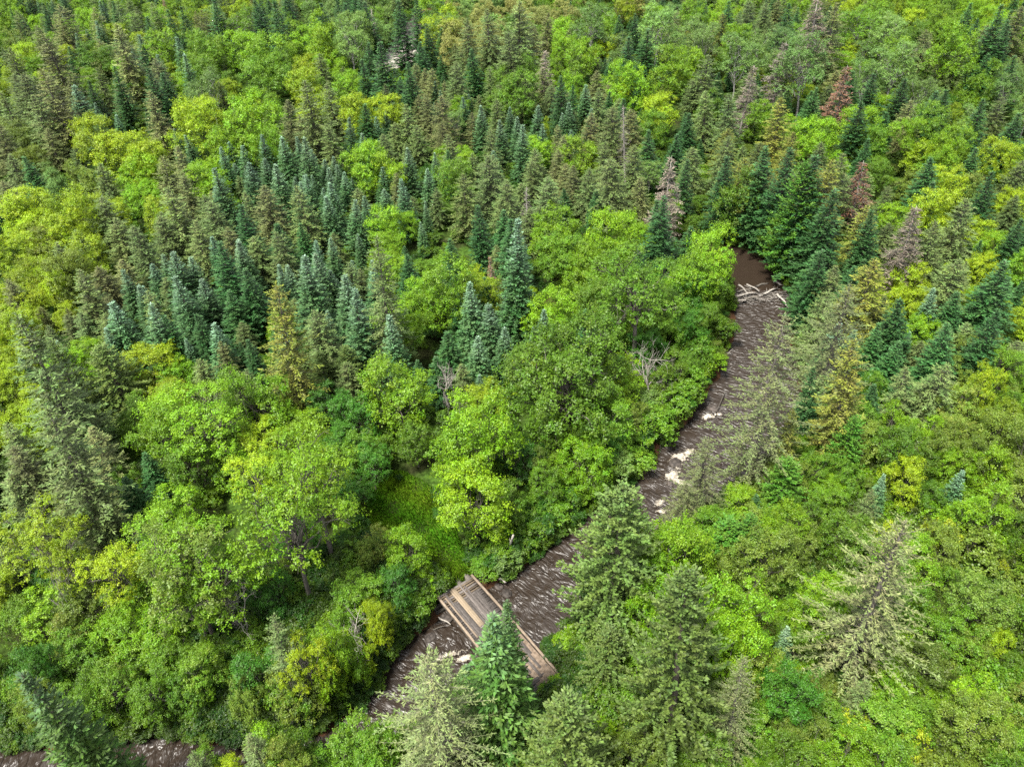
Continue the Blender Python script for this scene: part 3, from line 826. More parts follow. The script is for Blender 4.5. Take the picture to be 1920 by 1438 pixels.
crop(640, 958, """Ml 350 110 240 6; Sg 100 180 230; Sg 60 340 220; Sg 230 380 210; Sl 480 330 190; Sg 420 460 190; Sg 300 560 190; My 150 520 190 6; My 250 620 160 5; My 60 700 200 5; X 230 650 210 6; Ml 120 850 200 5; Mg 80 1000 230 6; Mg 130 1130 200 5
C 1560 -130 500 15; V 850 540 400 14.5; V 930 510 220 12.5; L 490 820 600 14; C 1270 1060 500 13; Ml 1830 90 430 9; Ml 1760 330 330 9; Ml 1900 480 340 9; Sl 1270 700 170; Sg 1390 760 200; Sg 1320 830 150; Sg 1130 900 170 2; Sg 1480 860 220; C 1500 620 260 8
Sp 950 260 190; Sg 1050 180 170; Sg 900 170 190; Sg 780 40 220; Sg 1080 60 200; Sg 1240 20 180; Sg 780 270 130 1.5; Sg 820 360 130 1.6; Sl 1180 230 80 1.2; Sg 1060 1000 160 1.6; Sl 1200 960 150 1.5; So 1330 1080 150 1.2; Sg 850 1240 200; So 950 1330 210; Sg 1600 1000 200""")

crop(1280, 958, """C 80 460 560 17; Ml 40 80 400 10; Ml 260 420 460 10; Ml 330 600 340 9; F 595 660 130 6; Md 640 870 330 7; L 350 910 300 11; Qy 520 220 200 4; QY 1500 40 220 5; QY 1000 1190 300 4; QY 1330 1240 200 4; O 1020 950 190 6; K 400 10 170 7; K 280 60 260 6; Mg 620 1330 300 6
QY 1180 60 190 5; QY 1830 280 110 3; My 1780 680 200 4; Ml 560 800 190 5""")

TREES += [("Mo", 560, 1335, 100, 6), ("Mg", 650, 1345, 110, 5.5), ("Mg", 690, 1400, 90, 5), ("Ml", 480, 1385, 120, 6), ("Mg", 610, 1405, 110, 5), ("Mo", 150, 1400, 110, 4.5), ("Mg", 390, 1395, 90, 5), ("Mg", 540, 1425, 110, 5),
          ("Ml", 1345, 415, 90, 10), ("Ml", 1300, 470, 90, 9)]
# crowns on long bare trunks whose foot is seen, and trees added to keep sky out of the pool: kind, foot x, foot y, height, crown width (metres)
LEAN = {}
FOOTED = [("G", 1432, 478, 14, 4.6), ("G", 1400, 462, 13, 4.6), ("Mg", 1440, 492, 7, 5), ("Mg", 1372, 452, 10, 6), ("G", 1476, 518, 15, 5.2), ("G", 1512, 548, 13, 4.6), ("U", 1500, 500, 14, 5), ("L", 1392, 915, 18.5, 6.2), ("L", 1497, 778, 15.5, 6.0), ("L", 1292, 975, 9.5, 3.6), ("L", 1262, 1010, 7, 3.4), ("L", 1572, 1285, 16.5, 6.2), ("Tl", 590, 1150, 14.5, 7.0), ("Tl", 628, 1066, 13.5, 6.5), ("To", 410, 1216, 12.0, 6.5), ("Tl", 455, 1200, 11.5, 6.0), ("Tg", 1185, 695, 13.5, 8.0)]  # leading G and Mg entries are added to block the still pool's sky reflection

BRIDGE_A, BRIDGE_B, BRIDGE_C = at(822, 1122, .35), at(885, 1077, .35), at(1045, 1258, .35)
BU = BRIDGE_C - BRIDGE_B
BLEN = float(np.linalg.norm(BU)) + .7
BU = BU / np.linalg.norm(BU)
BV = np.array([BU[1], -BU[0], 0])
if BV @ (BRIDGE_A - BRIDGE_B) < 0:
    BV = -BV
BWID = float(BV @ (BRIDGE_A - BRIDGE_B))


def in_bridge(x, y, m=1.0):
    q = np.array([x, y, 0]) - np.array([BRIDGE_B[0], BRIDGE_B[1], 0])
    return -m < q @ BU < BLEN + m and -m < q @ BV < BWID + m


MEADOW = [(690, 930), (740, 880), (800, 905), (850, 985), (880, 1060), (850, 1090), (810, 1085), (760, 1060), (700, 1010)]
THICKET = [[(1240, 980), (1400, 905), (1500, 880), (1700, 800), (1960, 720), (2200, 1500), (1000, 1500), (1060, 1265), (1100, 1250)],
           [(520, 1090), (640, 1040), (700, 1040), (830, 1090), (820, 1180), (740, 1260), (560, 1360), (300, 1400), (100, 1400), (-60, 1380), (-60, 1290), (300, 1230)],
           [(1000, 985), (1190, 870), (1350, 720), (1372, 560), (1330, 570), (1260, 720), (1150, 830), (980, 960)]]
OPEN_PX = [  # what must stay in view: the reaches of the river, the bridge, the meadow
    [(1375, 540), (1385, 500), (1440, 505), (1475, 560), (1480, 700), (1440, 880), (1340, 920), (1230, 985), (1190, 960), (1185, 900), (1250, 850), (1330, 750), (1372, 640)],
    [(940, 1090), (1010, 1055), (1095, 975), (1090, 1060), (1075, 1110), (1070, 1190), (1040, 1225)],
    [(815, 1120), (885, 1070), (960, 1160), (1050, 1262), (1010, 1250), (890, 1215)], [(800, 1190), (825, 1145), (885, 1215), (860, 1250), (770, 1300), (720, 1350), (705, 1330)],
    [(725, 90), (772, 78), (778, 118), (745, 134), (720, 132)], [(700, 920), (790, 905), (850, 1000), (860, 1070), (800, 1060), (720, 1000)], [(0, 1400), (70, 1405), (70, 1438), (0, 1438)], [(255, 1380), (330, 1390), (330, 1438), (255, 1438)]]

PLACED = []          # dicts of everything that stands


def solve(kind, px, py, wpx, h):
    mod, tint, nm, cat, ratio, hmin, hmax, ph = KIND[kind]
    hh = h or (hmin + hmax) / 2
    hj = rng.uniform(.82, 1.15)
    g = 0.
    for _ in range(6):
        P = at(px, py, g + hh)
        dep = proj(P)[2]
        wm = wpx * dep / FPX
        if not h:
            hh = float(np.clip(ratio * wm * hj, hmin, hmax))
        g = gz1(P[0], P[1])
    return P[0], P[1], g, hh, wm


def stand(kind, x, y, h, w, hand=True):
    d, lev = river([[x, y]])
    if d[0] < .6:                                    # nothing grows in the water: step out of it
        k = np.hypot(RIV[:, 0] - x, RIV[:, 1] - y).argmin()
        v = np.array([x, y]) - RIV[k, :2]
        v = v / max(np.linalg.norm(v), .01)
        x, y = RIV[k, :2] + v * (RIV[k, 2] + .9)
    if in_bridge(x, y, .4):
        return
    PLACED.append(dict(kind=kind, x=float(x), y=float(y), z=gz1(x, y), h=h, w=w, hand=hand))


for t in TREES:
    x, y, g, h, w = solve(*t)
    stand(t[0], x, y, h, w)
for k, fx, fy, h, w in FOOTED:
    q = at(fx, fy, 0)
    stand(k, q[0], q[1], h, w)
NHAND = len(PLACED)

# ------------------------------------------------------------------ the rest of the wood, grown from its nearest neighbours
hx = np.array([[p["x"], p["y"]] for p in PLACED])
tops = np.array([[p["x"], p["y"], p["z"] + p["h"] * f] for p in PLACED for f in (.97, .8, .6)])
tops_s = proj(tops)
top_low = np.repeat([p["h"] < 8.5 for p in PLACED], 3)
top_small = np.repeat([p["h"] < 3 for p in PLACED], 3)


def hides(x, y, z, h, w, tall=False):
    """would this tree stand in front of one of the seen trees, or of the river?"""
    a, b = proj([x, y, z + h]), proj([x, y, z + .25 * h])
    r = w / 2 * FPX / b[2]
    ax = b[:2] - a[:2]
    Ln = np.hypot(*ax)
    ax = ax / Ln
    q = tops_s[:, :2] - a[:2]
    s = q @ ax
    o = np.abs(q @ np.array([-ax[1], ax[0]]))
    hit = (s > -2) & (s < Ln + r * .4) & (o < r * (.25 + .75 * np.clip(s / Ln, 0, 1))) & (tops_s[:, 2] > a[2] + 1.0) & ~(top_low if tall else top_small)
    if hit.any():
        return True
    for poly in OPEN_PX:
        for f in (0, .33, .66, 1.0, 1.25):
            for o2 in (-.8, 0, .8):
                pt = a[:2] + ax * Ln * f + np.array([-ax[1], ax[0]]) * r * o2 * min(1, f + .2)
                if in_poly(pt[0], pt[1], poly):
                    return True
    return False


cand = []
for _ in range(11000):
    y = 6 + 330 * math.sqrt(rng.random())
    x = rng.uniform(-1, 1) * (34 + .80 * y)
    cand.append((x, y))
for _ in range(5000):                           # the near ground is sampled as densely as it shows
    q = at(rng.uniform(-250, 2170), rng.uniform(520, 1900), 0)
    cand.append((q[0], q[1]))
cand = np.array(cand)[rng.permutation(len(cand))]
rd, _ = river(cand)
grid = [(p["x"], p["y"], p["w"]) for p in PLACED]
gx = np.array(grid)
fill = []
for (x, y), d in zip(cand, rd):
    if d < 1.6 or in_bridge(x, y, 2.5):
        continue
    s0 = proj([x, y, 0])
    if in_poly(s0[0], s0[1], MEADOW):
        continue
    dist = np.hypot(hx[:, 0] - x, hx[:, 1] - y)
    near = dist.argsort()[:5]
    thick = any(in_poly(s0[0], s0[1], t) for t in THICKET)
    src = PLACED[near[rng.integers(0, 4)]]
    k = src["kind"]
    if k in ("R", "E", "X", "D") or k[0] in "WTQ" or k in ("L", "K"):
        k = "O" if k in ("R", "E", "D", "L") else ("M" + (k[1] if len(k) > 1 and k[1] in "ylgdpo" else "g"))
    if k == "F" and rng.random() < .6:
        k = str(rng.choice(["O", "G", "Mg", "Ml", "O"]))
    elif k in ("O", "B", "G", "U") and rng.random() < .35:
        k = str(rng.choice(["Mg", "Ml", "Ml", "My", "Ap"]))
    if thick:
        k = str(rng.choice(["M", "M", "S"])) + str(rng.choice(list("oolgglgo" if x > 5 else "gglgod")))
    elif k[0] == "S" and rng.random() < .6:
        k = "M" + k[1]
    mod, tint, nm, cat, ratio, hmin, hmax, ph = KIND[k]
    if thick:
        w = rng.uniform(2.2, 4.2)
        h = w * (rng.uniform(.75, 1.05) if k[0] == "S" else rng.uniform(1.3, 1.9))
    else:
        h = rng.uniform(.55, .95) * min(src["h"], 14) if src["h"] > 5 else rng.uniform(4, 8)
        w = h / ratio * rng.uniform(.85, 1.2)
    dd = np.hypot(gx[:, 0] - x, gx[:, 1] - y)
    lim = (.23 if thick else .43 if k[0] in "MA" else .37) * (gx[:, 2] + w)
    if (dd < np.maximum(lim, .9)).any():
        continue
    z = 0.
    if k[0] not in "MS" and proj([x, y, h])[1] > PH - 140:
        continue
    ok = False
    for shrink in (1, .8, .62, .48):
        if not hides(x, y, z, h * shrink, w * (.5 + .5 * shrink), thick):
            ok = True
            break
    if not ok:
        continue
    h, w = h * shrink, w * (.5 + .5 * shrink)
    if h < 3.2 and not k[0] == "S":
        k = "Sg" if k[0] not in "M" else "S" + k[1]
        w = min(w, 3.0)
    gx = np.vstack([gx, (x, y, w)])
    fill.append((k, x, y, h, w))
for k, x, y, h, w in fill:
    stand(k, x, y, h, w, False)


# ------------------------------------------------------------------ objects
def obj(name, me, parent=None):
    o = bpy.data.objects.new(name, me)
    COL.objects.link(o)
    o.parent = parent
    return o


def tag(o, label, cat, group=None):
    o["label"] = label
    o["category"] = cat
    if group:
        o["group"] = group


def empty(name, loc=(0, 0, 0)):
    e = bpy.data.objects.new(name, None)
    e.empty_display_size = .3
    e.location = loc
    COL.objects.link(e)
    return e


# ground sheet
xs = np.concatenate([[-6000, -3000, -1500, -800, -500, -350], np.arange(-260, -46, 4.), np.arange(-46, 76, .7), np.arange(76, 262, 4.), [350, 500, 800, 1500, 3000, 6000]])
ys = np.concatenate([[-6000, -3000, -1000, -400, -150, -60, -30, -10], np.arange(4, 132, .7), np.arange(132, 420, 4.), [450, 520, 640, 900, 1500, 3000, 6000]])
X, Y = np.meshgrid(xs, ys)
XY = np.stack([X.ravel(), Y.ravel()], 1)
Z = ground_z(XY)
Vg = np.column_stack([XY, Z])
nx, ny = len(xs), len(ys)
idx = np.arange(nx * ny).reshape(ny, nx)
Fg = np.stack([idx[:-1, :-1], idx[:-1, 1:], idx[1:, 1:], idx[1:, :-1]], -1).reshape(-1, 4)
o = obj("ground", mesh_quads("ground", Vg, Fg, M_GROUND, smooth=True))
o["kind"] = "structure"

# water ribbons
def water(name, line, dam):
    fine = catmull(line, 60)
    seg = np.concatenate([[0], np.cumsum(np.hypot(*np.diff(fine[:, :2], axis=0).T))])
    sv = np.arange(0, seg[-1], .35)
    cl = np.stack([np.interp(sv, seg, fine[:, k]) for k in range(4)], 1)
    tn = norm(np.gradient(cl[:, :2], axis=0))
    nl = np.stack([-tn[:, 1], tn[:, 0]], 1)
    m = 31
    uw = np.linspace(-1, 1, m)
    wid = cl[:, 2] + 1.3
    P = cl[:, None, :2] + nl[:, None] * (uw[None, :] * wid[:, None])[..., None]
    U_ = uw[None, :] * wid[:, None]
    V_ = np.repeat(sv[:, None], m, 1)
    k_dam = np.hypot(cl[:, 0] - dam[0], cl[:, 1] - dam[1]).argmin() if dam is not None else 0
    rgh = np.where(np.arange(len(sv)) < k_dam, .12, 1.0)
    rv = np.repeat(rgh[:, None], m, 1)
    w_ = .045 * np.sin(2.1 * U_ + 1.7 * V_ + 1.5 * np.sin(.6 * V_)) + .035 * np.sin(3.7 * U_ - 2.3 * V_ + 2 * np.sin(.9 * U_)) + .025 * np.sin(5.1 * V_ + 2.2 * np.sin(1.9 * U_))
    zz = np.repeat(cl[:, 3:4], m, 1) + w_ * rv
    Vw = np.stack([P[..., 0], P[..., 1], zz], -1).reshape(-1, 3)
    iw = np.arange(len(Vw)).reshape(len(sv), m)
    Fw = np.stack([iw[:-1, :-1], iw[:-1, 1:], iw[1:, 1:], iw[1:, :-1]], -1).reshape(-1, 4)
    me = mesh_quads(name, Vw, Fw, M_WATER, smooth=True)
    a = me.attributes.new("flow", 'FLOAT_VECTOR', 'POINT')
    a.data.foreach_set("vector", np.stack([U_, V_, 0 * U_], -1).astype(np.float32).ravel())
    a = me.attributes.new("rough", 'FLOAT', 'POINT')
    a.data.foreach_set("value", rv.astype(np.float32).ravel())
    o = obj(name, me)
    o["kind"] = "structure"


water("river", ctrl, at(1424, 545, -.5))
water("far_stream", ctrl_far, None)

# ------------------------------------------------------------------ plant the trees
# labels: look + place beside a landmark + rank where needed
MARKS = [("the pale far stream", 748, 110), ("the tan-tinged crowns", 870, 60), ("the rust-red dead spruce", 1620, 370), ("the pinkish dead spruce mid-picture", 1255, 340),
         ("the upper right pink dead spruces", 1440, 150), ("the log jam", 1425, 545), ("the white-stemmed top aspens", 1240, 60), ("the wooden bridge", 920, 1160), ("the grass clearing", 780, 980),
         ("the widest mid-picture maple", 1075, 690), ("the leafless mid-picture tree", 835, 720), ("the mid-left blue fir cluster", 330, 560), ("the upper-left blue fir row", 490, 320),
         ("the small mid-picture blue firs", 905, 640), ("the foam rapids", 1270, 880), ("the big lower-right larch", 1640, 1080), ("the fir before the bridge", 930, 1260),
         ("the tall poolside cedar", 1150, 1060), ("the long grey lower-left trunks", 590, 1090), ("the lower left corner", 0, 1438), ("the lower right corner", 1920, 1438), ("the upper left corner", 0, 0),
         ("the upper right corner", 1920, 0), ("the left edge's middle", 0, 720), ("the right edge's middle", 1920, 720), ("the upper-left brown spruces", 90, 200), ("the lone silver spar tree", 1180, 235),
         ("the tiny rust-red sapling", 921, 490), ("the slim white riverside spar", 1522, 730), ("the yellow-topped lower-right shrub", 1780, 1000), ("the bottom yellow twiggy shrubs", 1680, 1390),
         ("the big far-left olive spruce", 60, 700), ("the curved grey snag", 1768, 780), ("the top edge's left half", 400, 10), ("the green cedar above the jam", 1455, 380), ("the bottom-left brown water", 290, 1410),
         ("the bottom deep-green maple", 1500, 1310), ("the upper-left maples", 420, 200), ("the bottom edge's left half", 600, 1420), ("the right edge's upper quarter", 1920, 300), ("the top edge's right half", 1600, 10)]
marks = np.array([m[1:] for m in MARKS], float)


def direction(dx, dy):
    if math.hypot(dx, dy) < 28:
        return "right beside"
    if abs(dx) > abs(dy):
        return "right of" if dx > 0 else "left of"
    return "in front of" if dy > 0 else "behind"


for p in PLACED:
    s = proj([p["x"], p["y"], p["z"] + p["h"] * .75])
    p["s"] = s
    if -120 < s[0] < PW + 120 and -140 < s[1] < PH + 330 and s[2] > 0:
        p["vis"] = True
    else:
        p["vis"] = False
    md = np.hypot(marks[:, 0] - s[0], marks[:, 1] - s[1])
    k = int(md.argmin())
    p["md"] = md[k]
    mname = MARKS[k][0]
    dr = direction(s[0] - marks[k][0], s[1] - marks[k][1])
    if ("corner" in mname or "edge" in mname):
        dr = "near"
    p["place"] = dr + " " + mname
    p["big"] = p["w"]
ONES = "nearest second third fourth fifth sixth seventh eighth ninth tenth eleventh twelfth thirteenth fourteenth fifteenth sixteenth seventeenth eighteenth nineteenth twentieth".split()
ONES += ["twenty-" + q for q in "first second third fourth fifth sixth seventh eighth ninth".split()] + [a + b for t, a in (("thirtieth", "thirty-"), ("fortieth", "forty-"), ("fiftieth", "fifty-")) for b in [""] + "first second third fourth fifth sixth seventh eighth ninth".split()]
ONES = [{"thirty-": "thirtieth", "forty-": "fortieth", "fifty-": "fiftieth"}.get(q, q) for q in ONES]
ORD = ["nearest"] + [q + " nearest" for q in ONES[1:]]
cells = {}
for p in PLACED:
    if p["vis"]:
        cells.setdefault((KIND[p["kind"]][7], p["place"]), []).append(p)
for (ph, pl), lst in cells.items():
    if len(lst) == 1:
        lst[0]["label"] = f"{ph} {pl}"
        continue
    lst.sort(key=lambda q: q["md"])
    for i, q in enumerate(lst):
        q["label"] = f"{ph} {pl}, {ORD[i]}" if i < len(ORD) else f"{ph} {pl}, among the farthest from it"
GROUPS = {"fir tree": "firs of the wood", "spruce tree": "spruces of the wood", "cedar tree": "cedars of the wood", "larch tree": "larches by the river", "dead tree": "dead trees standing in the wood",
          "broadleaf tree": "broadleaf trees of the wood", "aspen tree": "aspens of the wood", "shrub": "shrubs of the thicket and banks"}

PLACED.sort(key=lambda p: p["s"][2])
count = {}
REST = []
PROTO = {}
for p in PLACED:
    mod, tint, nm, cat, ratio, hmin, hmax, ph = KIND[p["kind"]]
    var = LIB[mod]
    lib = var[rng.integers(len(var))]
    rz = rng.random() * 6.28
    sxy, sz = p["w"] / 2 / lib["R"] * (1.12 if mod in "MWTASY" else 1.5 if mod == "C" else 1.34), p["h"] / lib["H"]
    c1, c2 = np.array(TINT[tint][0]), np.array(TINT[tint][1])
    j = np.clip(rng.normal(1, .14), .7, 1.35)
    hue = rng.normal(0, .03 if mod in "FGOCLDE" else .04)
    f = np.array([1 + hue, 1 - abs(hue) * .2, 1 - hue * .6]) * j
    c1, c2 = c1 * f, c2 * f
    p["lib"], p["rz"], p["scl"], p["c1"], p["c2"] = lib, rz, (sxy, sxy, sz), c1, c2
    if not p["vis"] or count.get(cat, 0) >= 298 or (p["s"][2] > 235 and not p["hand"]):
        REST.append(p)
        continue
    count[cat] = count.get(cat, 0) + 1
    e = empty(nm, (p["x"], p["y"], p["z"]))
    e.rotation_euler = (rng.normal(0, .035), rng.normal(0, .035), rz)
    e.scale = p["scl"]
    tag(e, p["label"], cat, GROUPS[cat])
    obj("trunk", lib["trunk"], e)
    if lib["crown"]:
        c = obj("crown", lib["crown"], e)
        c["tint"] = [float(v) for v in c1]
        c["tint2"] = [float(v) for v in c2]
        PROTO.setdefault(id(lib), c)
print("hand", NHAND, "fill", len(fill), "things", sum(count.values()), count, "rest", len(REST))


# ------------------------------------------------------------------ stuff made of many alike plants
def scatter(name, label, cat, protos, pts, scl, rot, which, tints, tints2):
    """one object: points that carry a plant each"""
    me = bpy.data.meshes.new(name)
    me.from_pydata([tuple(q) for q in pts], [], [])
    n = len(pts)
    for nm, typ, key, dat in (("scl", 'FLOAT_VECTOR', "vector", scl), ("rot", 'FLOAT_VECTOR', "vector", rot), ("tint", 'FLOAT_COLOR', "color", np.column_stack([tints, np.ones(n)])),
                              ("tint2", 'FLOAT_COLOR', "color", np.column_stack([tints2, np.ones(n)]))):
        a = me.attributes.new(nm, typ, 'POINT')
        a.data.foreach_set(key, np.asarray(dat, np.float32).ravel())
    a = me.attributes.new("which", 'INT', 'POINT')
    a.data.foreach_set("value", np.asarray(which, np.int32))
    o = obj(name, me)
    o["kind"] = "stuff"
    o["label"] = label
    o["category"] = cat
    ng = bpy.data.node_groups.new(name, 'GeometryNodeTree')
    ng.interface.new_socket("Geometry", in_out='INPUT', socket_type='NodeSocketGeometry')
    ng.interface.new_socket("Geometry", in_out='OUTPUT', socket_type='NodeSocketGeometry')
    gi, go = ng.nodes.new("NodeGroupInput"), ng.nodes.new("NodeGroupOutput")
    join = ng.nodes.new("GeometryNodeJoinGeometry")

    def na(nm, typ):
        q = ng.nodes.new("GeometryNodeInputNamedAttribute")
        q.data_type = typ
        q.inputs["Name"].default_value = nm
        return q.outputs["Attribute"]
    A_s, A_r, A_w = na("scl", 'FLOAT_VECTOR'), na("rot", 'FLOAT_VECTOR'), na("which", 'INT')
    for i, pr in enumerate(protos):
        oi = ng.nodes.new("GeometryNodeObjectInfo")
        oi.transform_space = 'ORIGINAL'
        oi.inputs["Object"].default_value = pr
        oi.inputs["As Instance"].default_value = True
        ip = ng.nodes.new("GeometryNodeInstanceOnPoints")
        cmp_ = ng.nodes.new("FunctionNodeCompare")
        cmp_.data_type = 'INT'
        cmp_.operation = 'EQUAL'
        cmp_.inputs[3].default_value = i
        ng.links.new(A_w, cmp_.inputs[2])
        ng.links.new(gi.outputs[0], ip.inputs["Points"])
        ng.links.new(cmp_.outputs[0], ip.inputs["Selection"])
        ng.links.new(oi.outputs["Geometry"], ip.inputs["Instance"])
        ng.links.new(A_s, ip.inputs["Scale"])
        e2r = ng.nodes.new("FunctionNodeEulerToRotation")
        ng.links.new(A_r, e2r.inputs[0])
        ng.links.new(e2r.outputs[0], ip.inputs["Rotation"])
        ng.links.new(ip.outputs[0], join.inputs[0])
    ng.links.new(join.outputs[0], go.inputs[0])
    md = o.modifiers.new("plants", 'NODES')
    md.node_group = ng
    return o


REST = [p for p in REST if id(p["lib"]) in PROTO and p["s"][2] > 5]
libs = list({id(p["lib"]): p["lib"] for p in REST}.values())
ids = [id(l) for l in libs]
if REST:
    scatter("far_forest", "far trees of the wood merging into one mass beyond the nearer rows", "forest", [PROTO[i] for i in ids], [(p["x"], p["y"], p["z"]) for p in REST], [p["scl"] for p in REST],
            [(0, 0, p["rz"]) for p in REST], [ids.index(id(p["lib"])) for p in REST], [p["c1"] for p in REST], [p["c2"] for p in REST])

# undergrowth: low leafy growth between the stems
shr = [l for l in LIB["S"] if id(l) in PROTO]
pts = []
for _ in range(19000):
    y = 8 + 270 * math.sqrt(rng.random())
    x = rng.uniform(-1, 1) * (32 + .78 * y)
    pts.append((x, y))
while len(pts) < 26000:                # the thicket's floor is closed
    a, b = rng.uniform(-60, 1980), rng.uniform(720, 1560)
    if in_poly(a, b, THICKET[0]) or in_poly(a, b, THICKET[1]):
        pts.append(tuple(at(a, b, 0)[:2]))
for q in RIV:                     # the banks are the most overgrown
    for _ in range(9):
        a = rng.random() * 6.28
        r_ = q[2] + rng.uniform(.2, 2.6)
        pts.append((q[0] + math.cos(a) * r_, q[1] + math.sin(a) * r_))
pts = np.array(pts)
d, _ = river(pts)
sp_ = proj(np.column_stack([pts, np.zeros(len(pts))]))
mead = np.array([in_poly(a, b, MEADOW) for a, b, _ in sp_])
brd = np.array([in_bridge(a, b, .9) for a, b in pts])
thk = np.array([any(in_poly(a, b, t) for t in THICKET[:2]) for a, b, _ in sp_])
keep = (d > .15) & ~brd & ~(mead & (rng.random(len(pts)) < .75))
pts, d, mead, thk = pts[keep], d[keep], mead[keep], thk[keep]
n = len(pts)
zg = ground_z(pts)
s = rng.uniform(.25, .62, n)
s = np.where(mead, s * .5, s) * np.where(d < 1.2, .62, 1) * np.where(thk & (d > 2), 1.1, 1)
pal = np.array([TINT[c][0] for c in "gdgloy"])
right = pts[:, 0] > 12
pick = np.where(right, rng.choice([0, 4, 4, 0, 3, 1], n), rng.choice([0, 1, 1, 2, 3], n))
tn_ = pal[pick] * rng.uniform(.42, .85, (n, 1)) * np.where(thk, .75, 1)[:, None]
scatter("undergrowth", "low leafy green undergrowth covering the forest floor and banks", "undergrowth", [PROTO[id(l)] for l in shr], np.column_stack([pts, zg - .05]),
        np.column_stack([s * rng.uniform(.8, 1.3, n), s * rng.uniform(.8, 1.3, n), s * rng.uniform(.6, 1.0, n)]), np.column_stack([np.zeros(n), np.zeros(n), rng.random(n) * 6.28]),
        rng.integers(0, len(shr), n), tn_, tn_)


# grass of the clearing and of the bank
def grass(name, label, polys, per, hgt, tint, tint2):
    lv = Leaves()
    for poly in polys:
        w = np.array([at(a, b, 0)[:2] for a, b in poly])
        lo, hi = w.min(0), w.max(0)
        m = int(per * np.prod(hi - lo))
        q = rng.uniform(lo, hi, (m, 2))
        k = np.array([in_poly(a, b, w) for a, b in q])
        q = q[k]
        dd, _ = river(q)
        q = q[dd > -.1]
        q = q[[not in_bridge(a, b, .05) for a, b in q]]
        m = len(q)
        P = np.column_stack([q, ground_z(q) - .02])
        an = rng.random(m) * 6.28
        D = np.stack([np.cos(an) * .6, np.sin(an) * .6, rng.uniform(.5, 1.4, m)], 1)
        hh = hgt * rng.uniform(.5, 1.4, m) * (.7 + .5 * np.sin(q[:, 0] * 1.3) * np.sin(q[:, 1] * 1.1))
        Nn = np.stack([-np.sin(an), np.cos(an), np.full(m, .4)], 1)
        lv.add(P, D, Nn, np.maximum(hh, .1), .08 + .10 * rng.random(m), var4(m, (rng.random(m) < .3) * rng.random(m), .5 + .5 * np.sin(q[:, 0] * .7 + q[:, 1])))
    o = obj(name, lv.build(name, M_GRASS))
    o["kind"] = "stuff"
    o["label"] = label
    o["category"] = "grass"
    o["tint"], o["tint2"] = list(tint), list(tint2)


grass("meadow_grass", "green grass of the small clearing behind the bridge", [MEADOW, [(790, 1060), (890, 1050), (900, 1075), (820, 1125), (800, 1110)]], 240, .5, (.085, .20, .008), (.13, .19, .02))
grass("bank_grass", "bright grass strip on the bank beside the rapids", [[(1205, 862), (1240, 825), (1300, 785), (1316, 790), (1300, 812), (1255, 858), (1212, 872)], [(1060, 1258), (1130, 1240), (1140, 1310), (1060, 1320)]], 90, .45, (.085, .20, .010), (.12, .19, .015))


# ------------------------------------------------------------------ the bridge
def box_mesh(name, L_, W_, H_, mat, wob=.006):
    """timber with eased edges: lengthwise along x, origin at the middle of its underside"""
    c = min(W_, H_) * .12
    prof = [(-W_ / 2 + c, 0), (W_ / 2 - c, 0), (W_ / 2, c), (W_ / 2, H_ - c), (W_ / 2 - c, H_), (-W_ / 2 + c, H_), (-W_ / 2, H_ - c), (-W_ / 2, c)]
    V, F = [], []
    xs_ = np.linspace(-L_ / 2, L_ / 2, 4)
    for q, x in enumerate(xs_):
        jw = rng.normal(0, wob, 2)
        for a, b in prof:
            V.append((x, a + jw[0], b + jw[1]))
    for q in range(3):
        for i in range(8):
            j = (i + 1) % 8
            F.append((q * 8 + i, q * 8 + j, q * 8 + 8 + j, q * 8 + 8 + i))
    for e in (0, 24):
        F += [(e, e + 1, e + 2, e + 3), (e, e + 3, e + 4, e + 7), (e + 4, e + 5, e + 6, e + 7)]
    me = mesh_quads(name, V, F, mat)
    return me


ang = math.atan2(BU[1], BU[0])
bridge = empty("wooden_bridge", (BRIDGE_B[0], BRIDGE_B[1], 0))
bridge.rotation_euler = (0, 0, ang)
tag(bridge, "weathered wooden plank bridge crossing the brown river", "bridge")
side = 1 if (BV @ np.array([-math.sin(ang), math.cos(ang), 0])) > 0 else -1     # local y towards the downstream edge


def timber(name, me, u, v, z, across=False, dz=0.):
    o = obj(name, me, bridge)
    o.location = (u, side * v, z)
    o.rotation_euler = (0, dz, (math.pi / 2 if across else 0) + rng.normal(0, .008))
    return o


st_me = Tubes()
t_ = np.linspace(-BLEN / 2 - .6, BLEN / 2 + .6, 6)
st_me.add(np.column_stack([t_, 0.03 * np.sin(t_), np.zeros(6)]), [.25, .26, .25, .24, .24, .22], 9)
st_me = st_me.build("stringer_log", M_GREYBARK)
for v in (.3, BWID * .36, BWID * .66, BWID - .3):
    timber("stringer", st_me, BLEN / 2, v, -.16)
DZ = .10
tie_me = [box_mesh("tie", BWID - .22, w_, .12, m) for m, w_ in ((M_PLANK_DARK, .192), (M_PLANK_DARK, .188), (M_PLANK_GREY, .19), (M_TIE, .14))]
u = .12
i = 0
while u < BLEN - .1:
    if u < 1.55:
        me = tie_me[3 if i % 3 else 2]
    else:
        me = tie_me[int(rng.choice([0, 0, 1, 2]))]
    timber("plank", me, u, BWID / 2 + rng.normal(0, .015), DZ + rng.normal(0, .006), True)
    u += .205 + rng.normal(0, .012)
    i += 1
RZ = DZ + .135
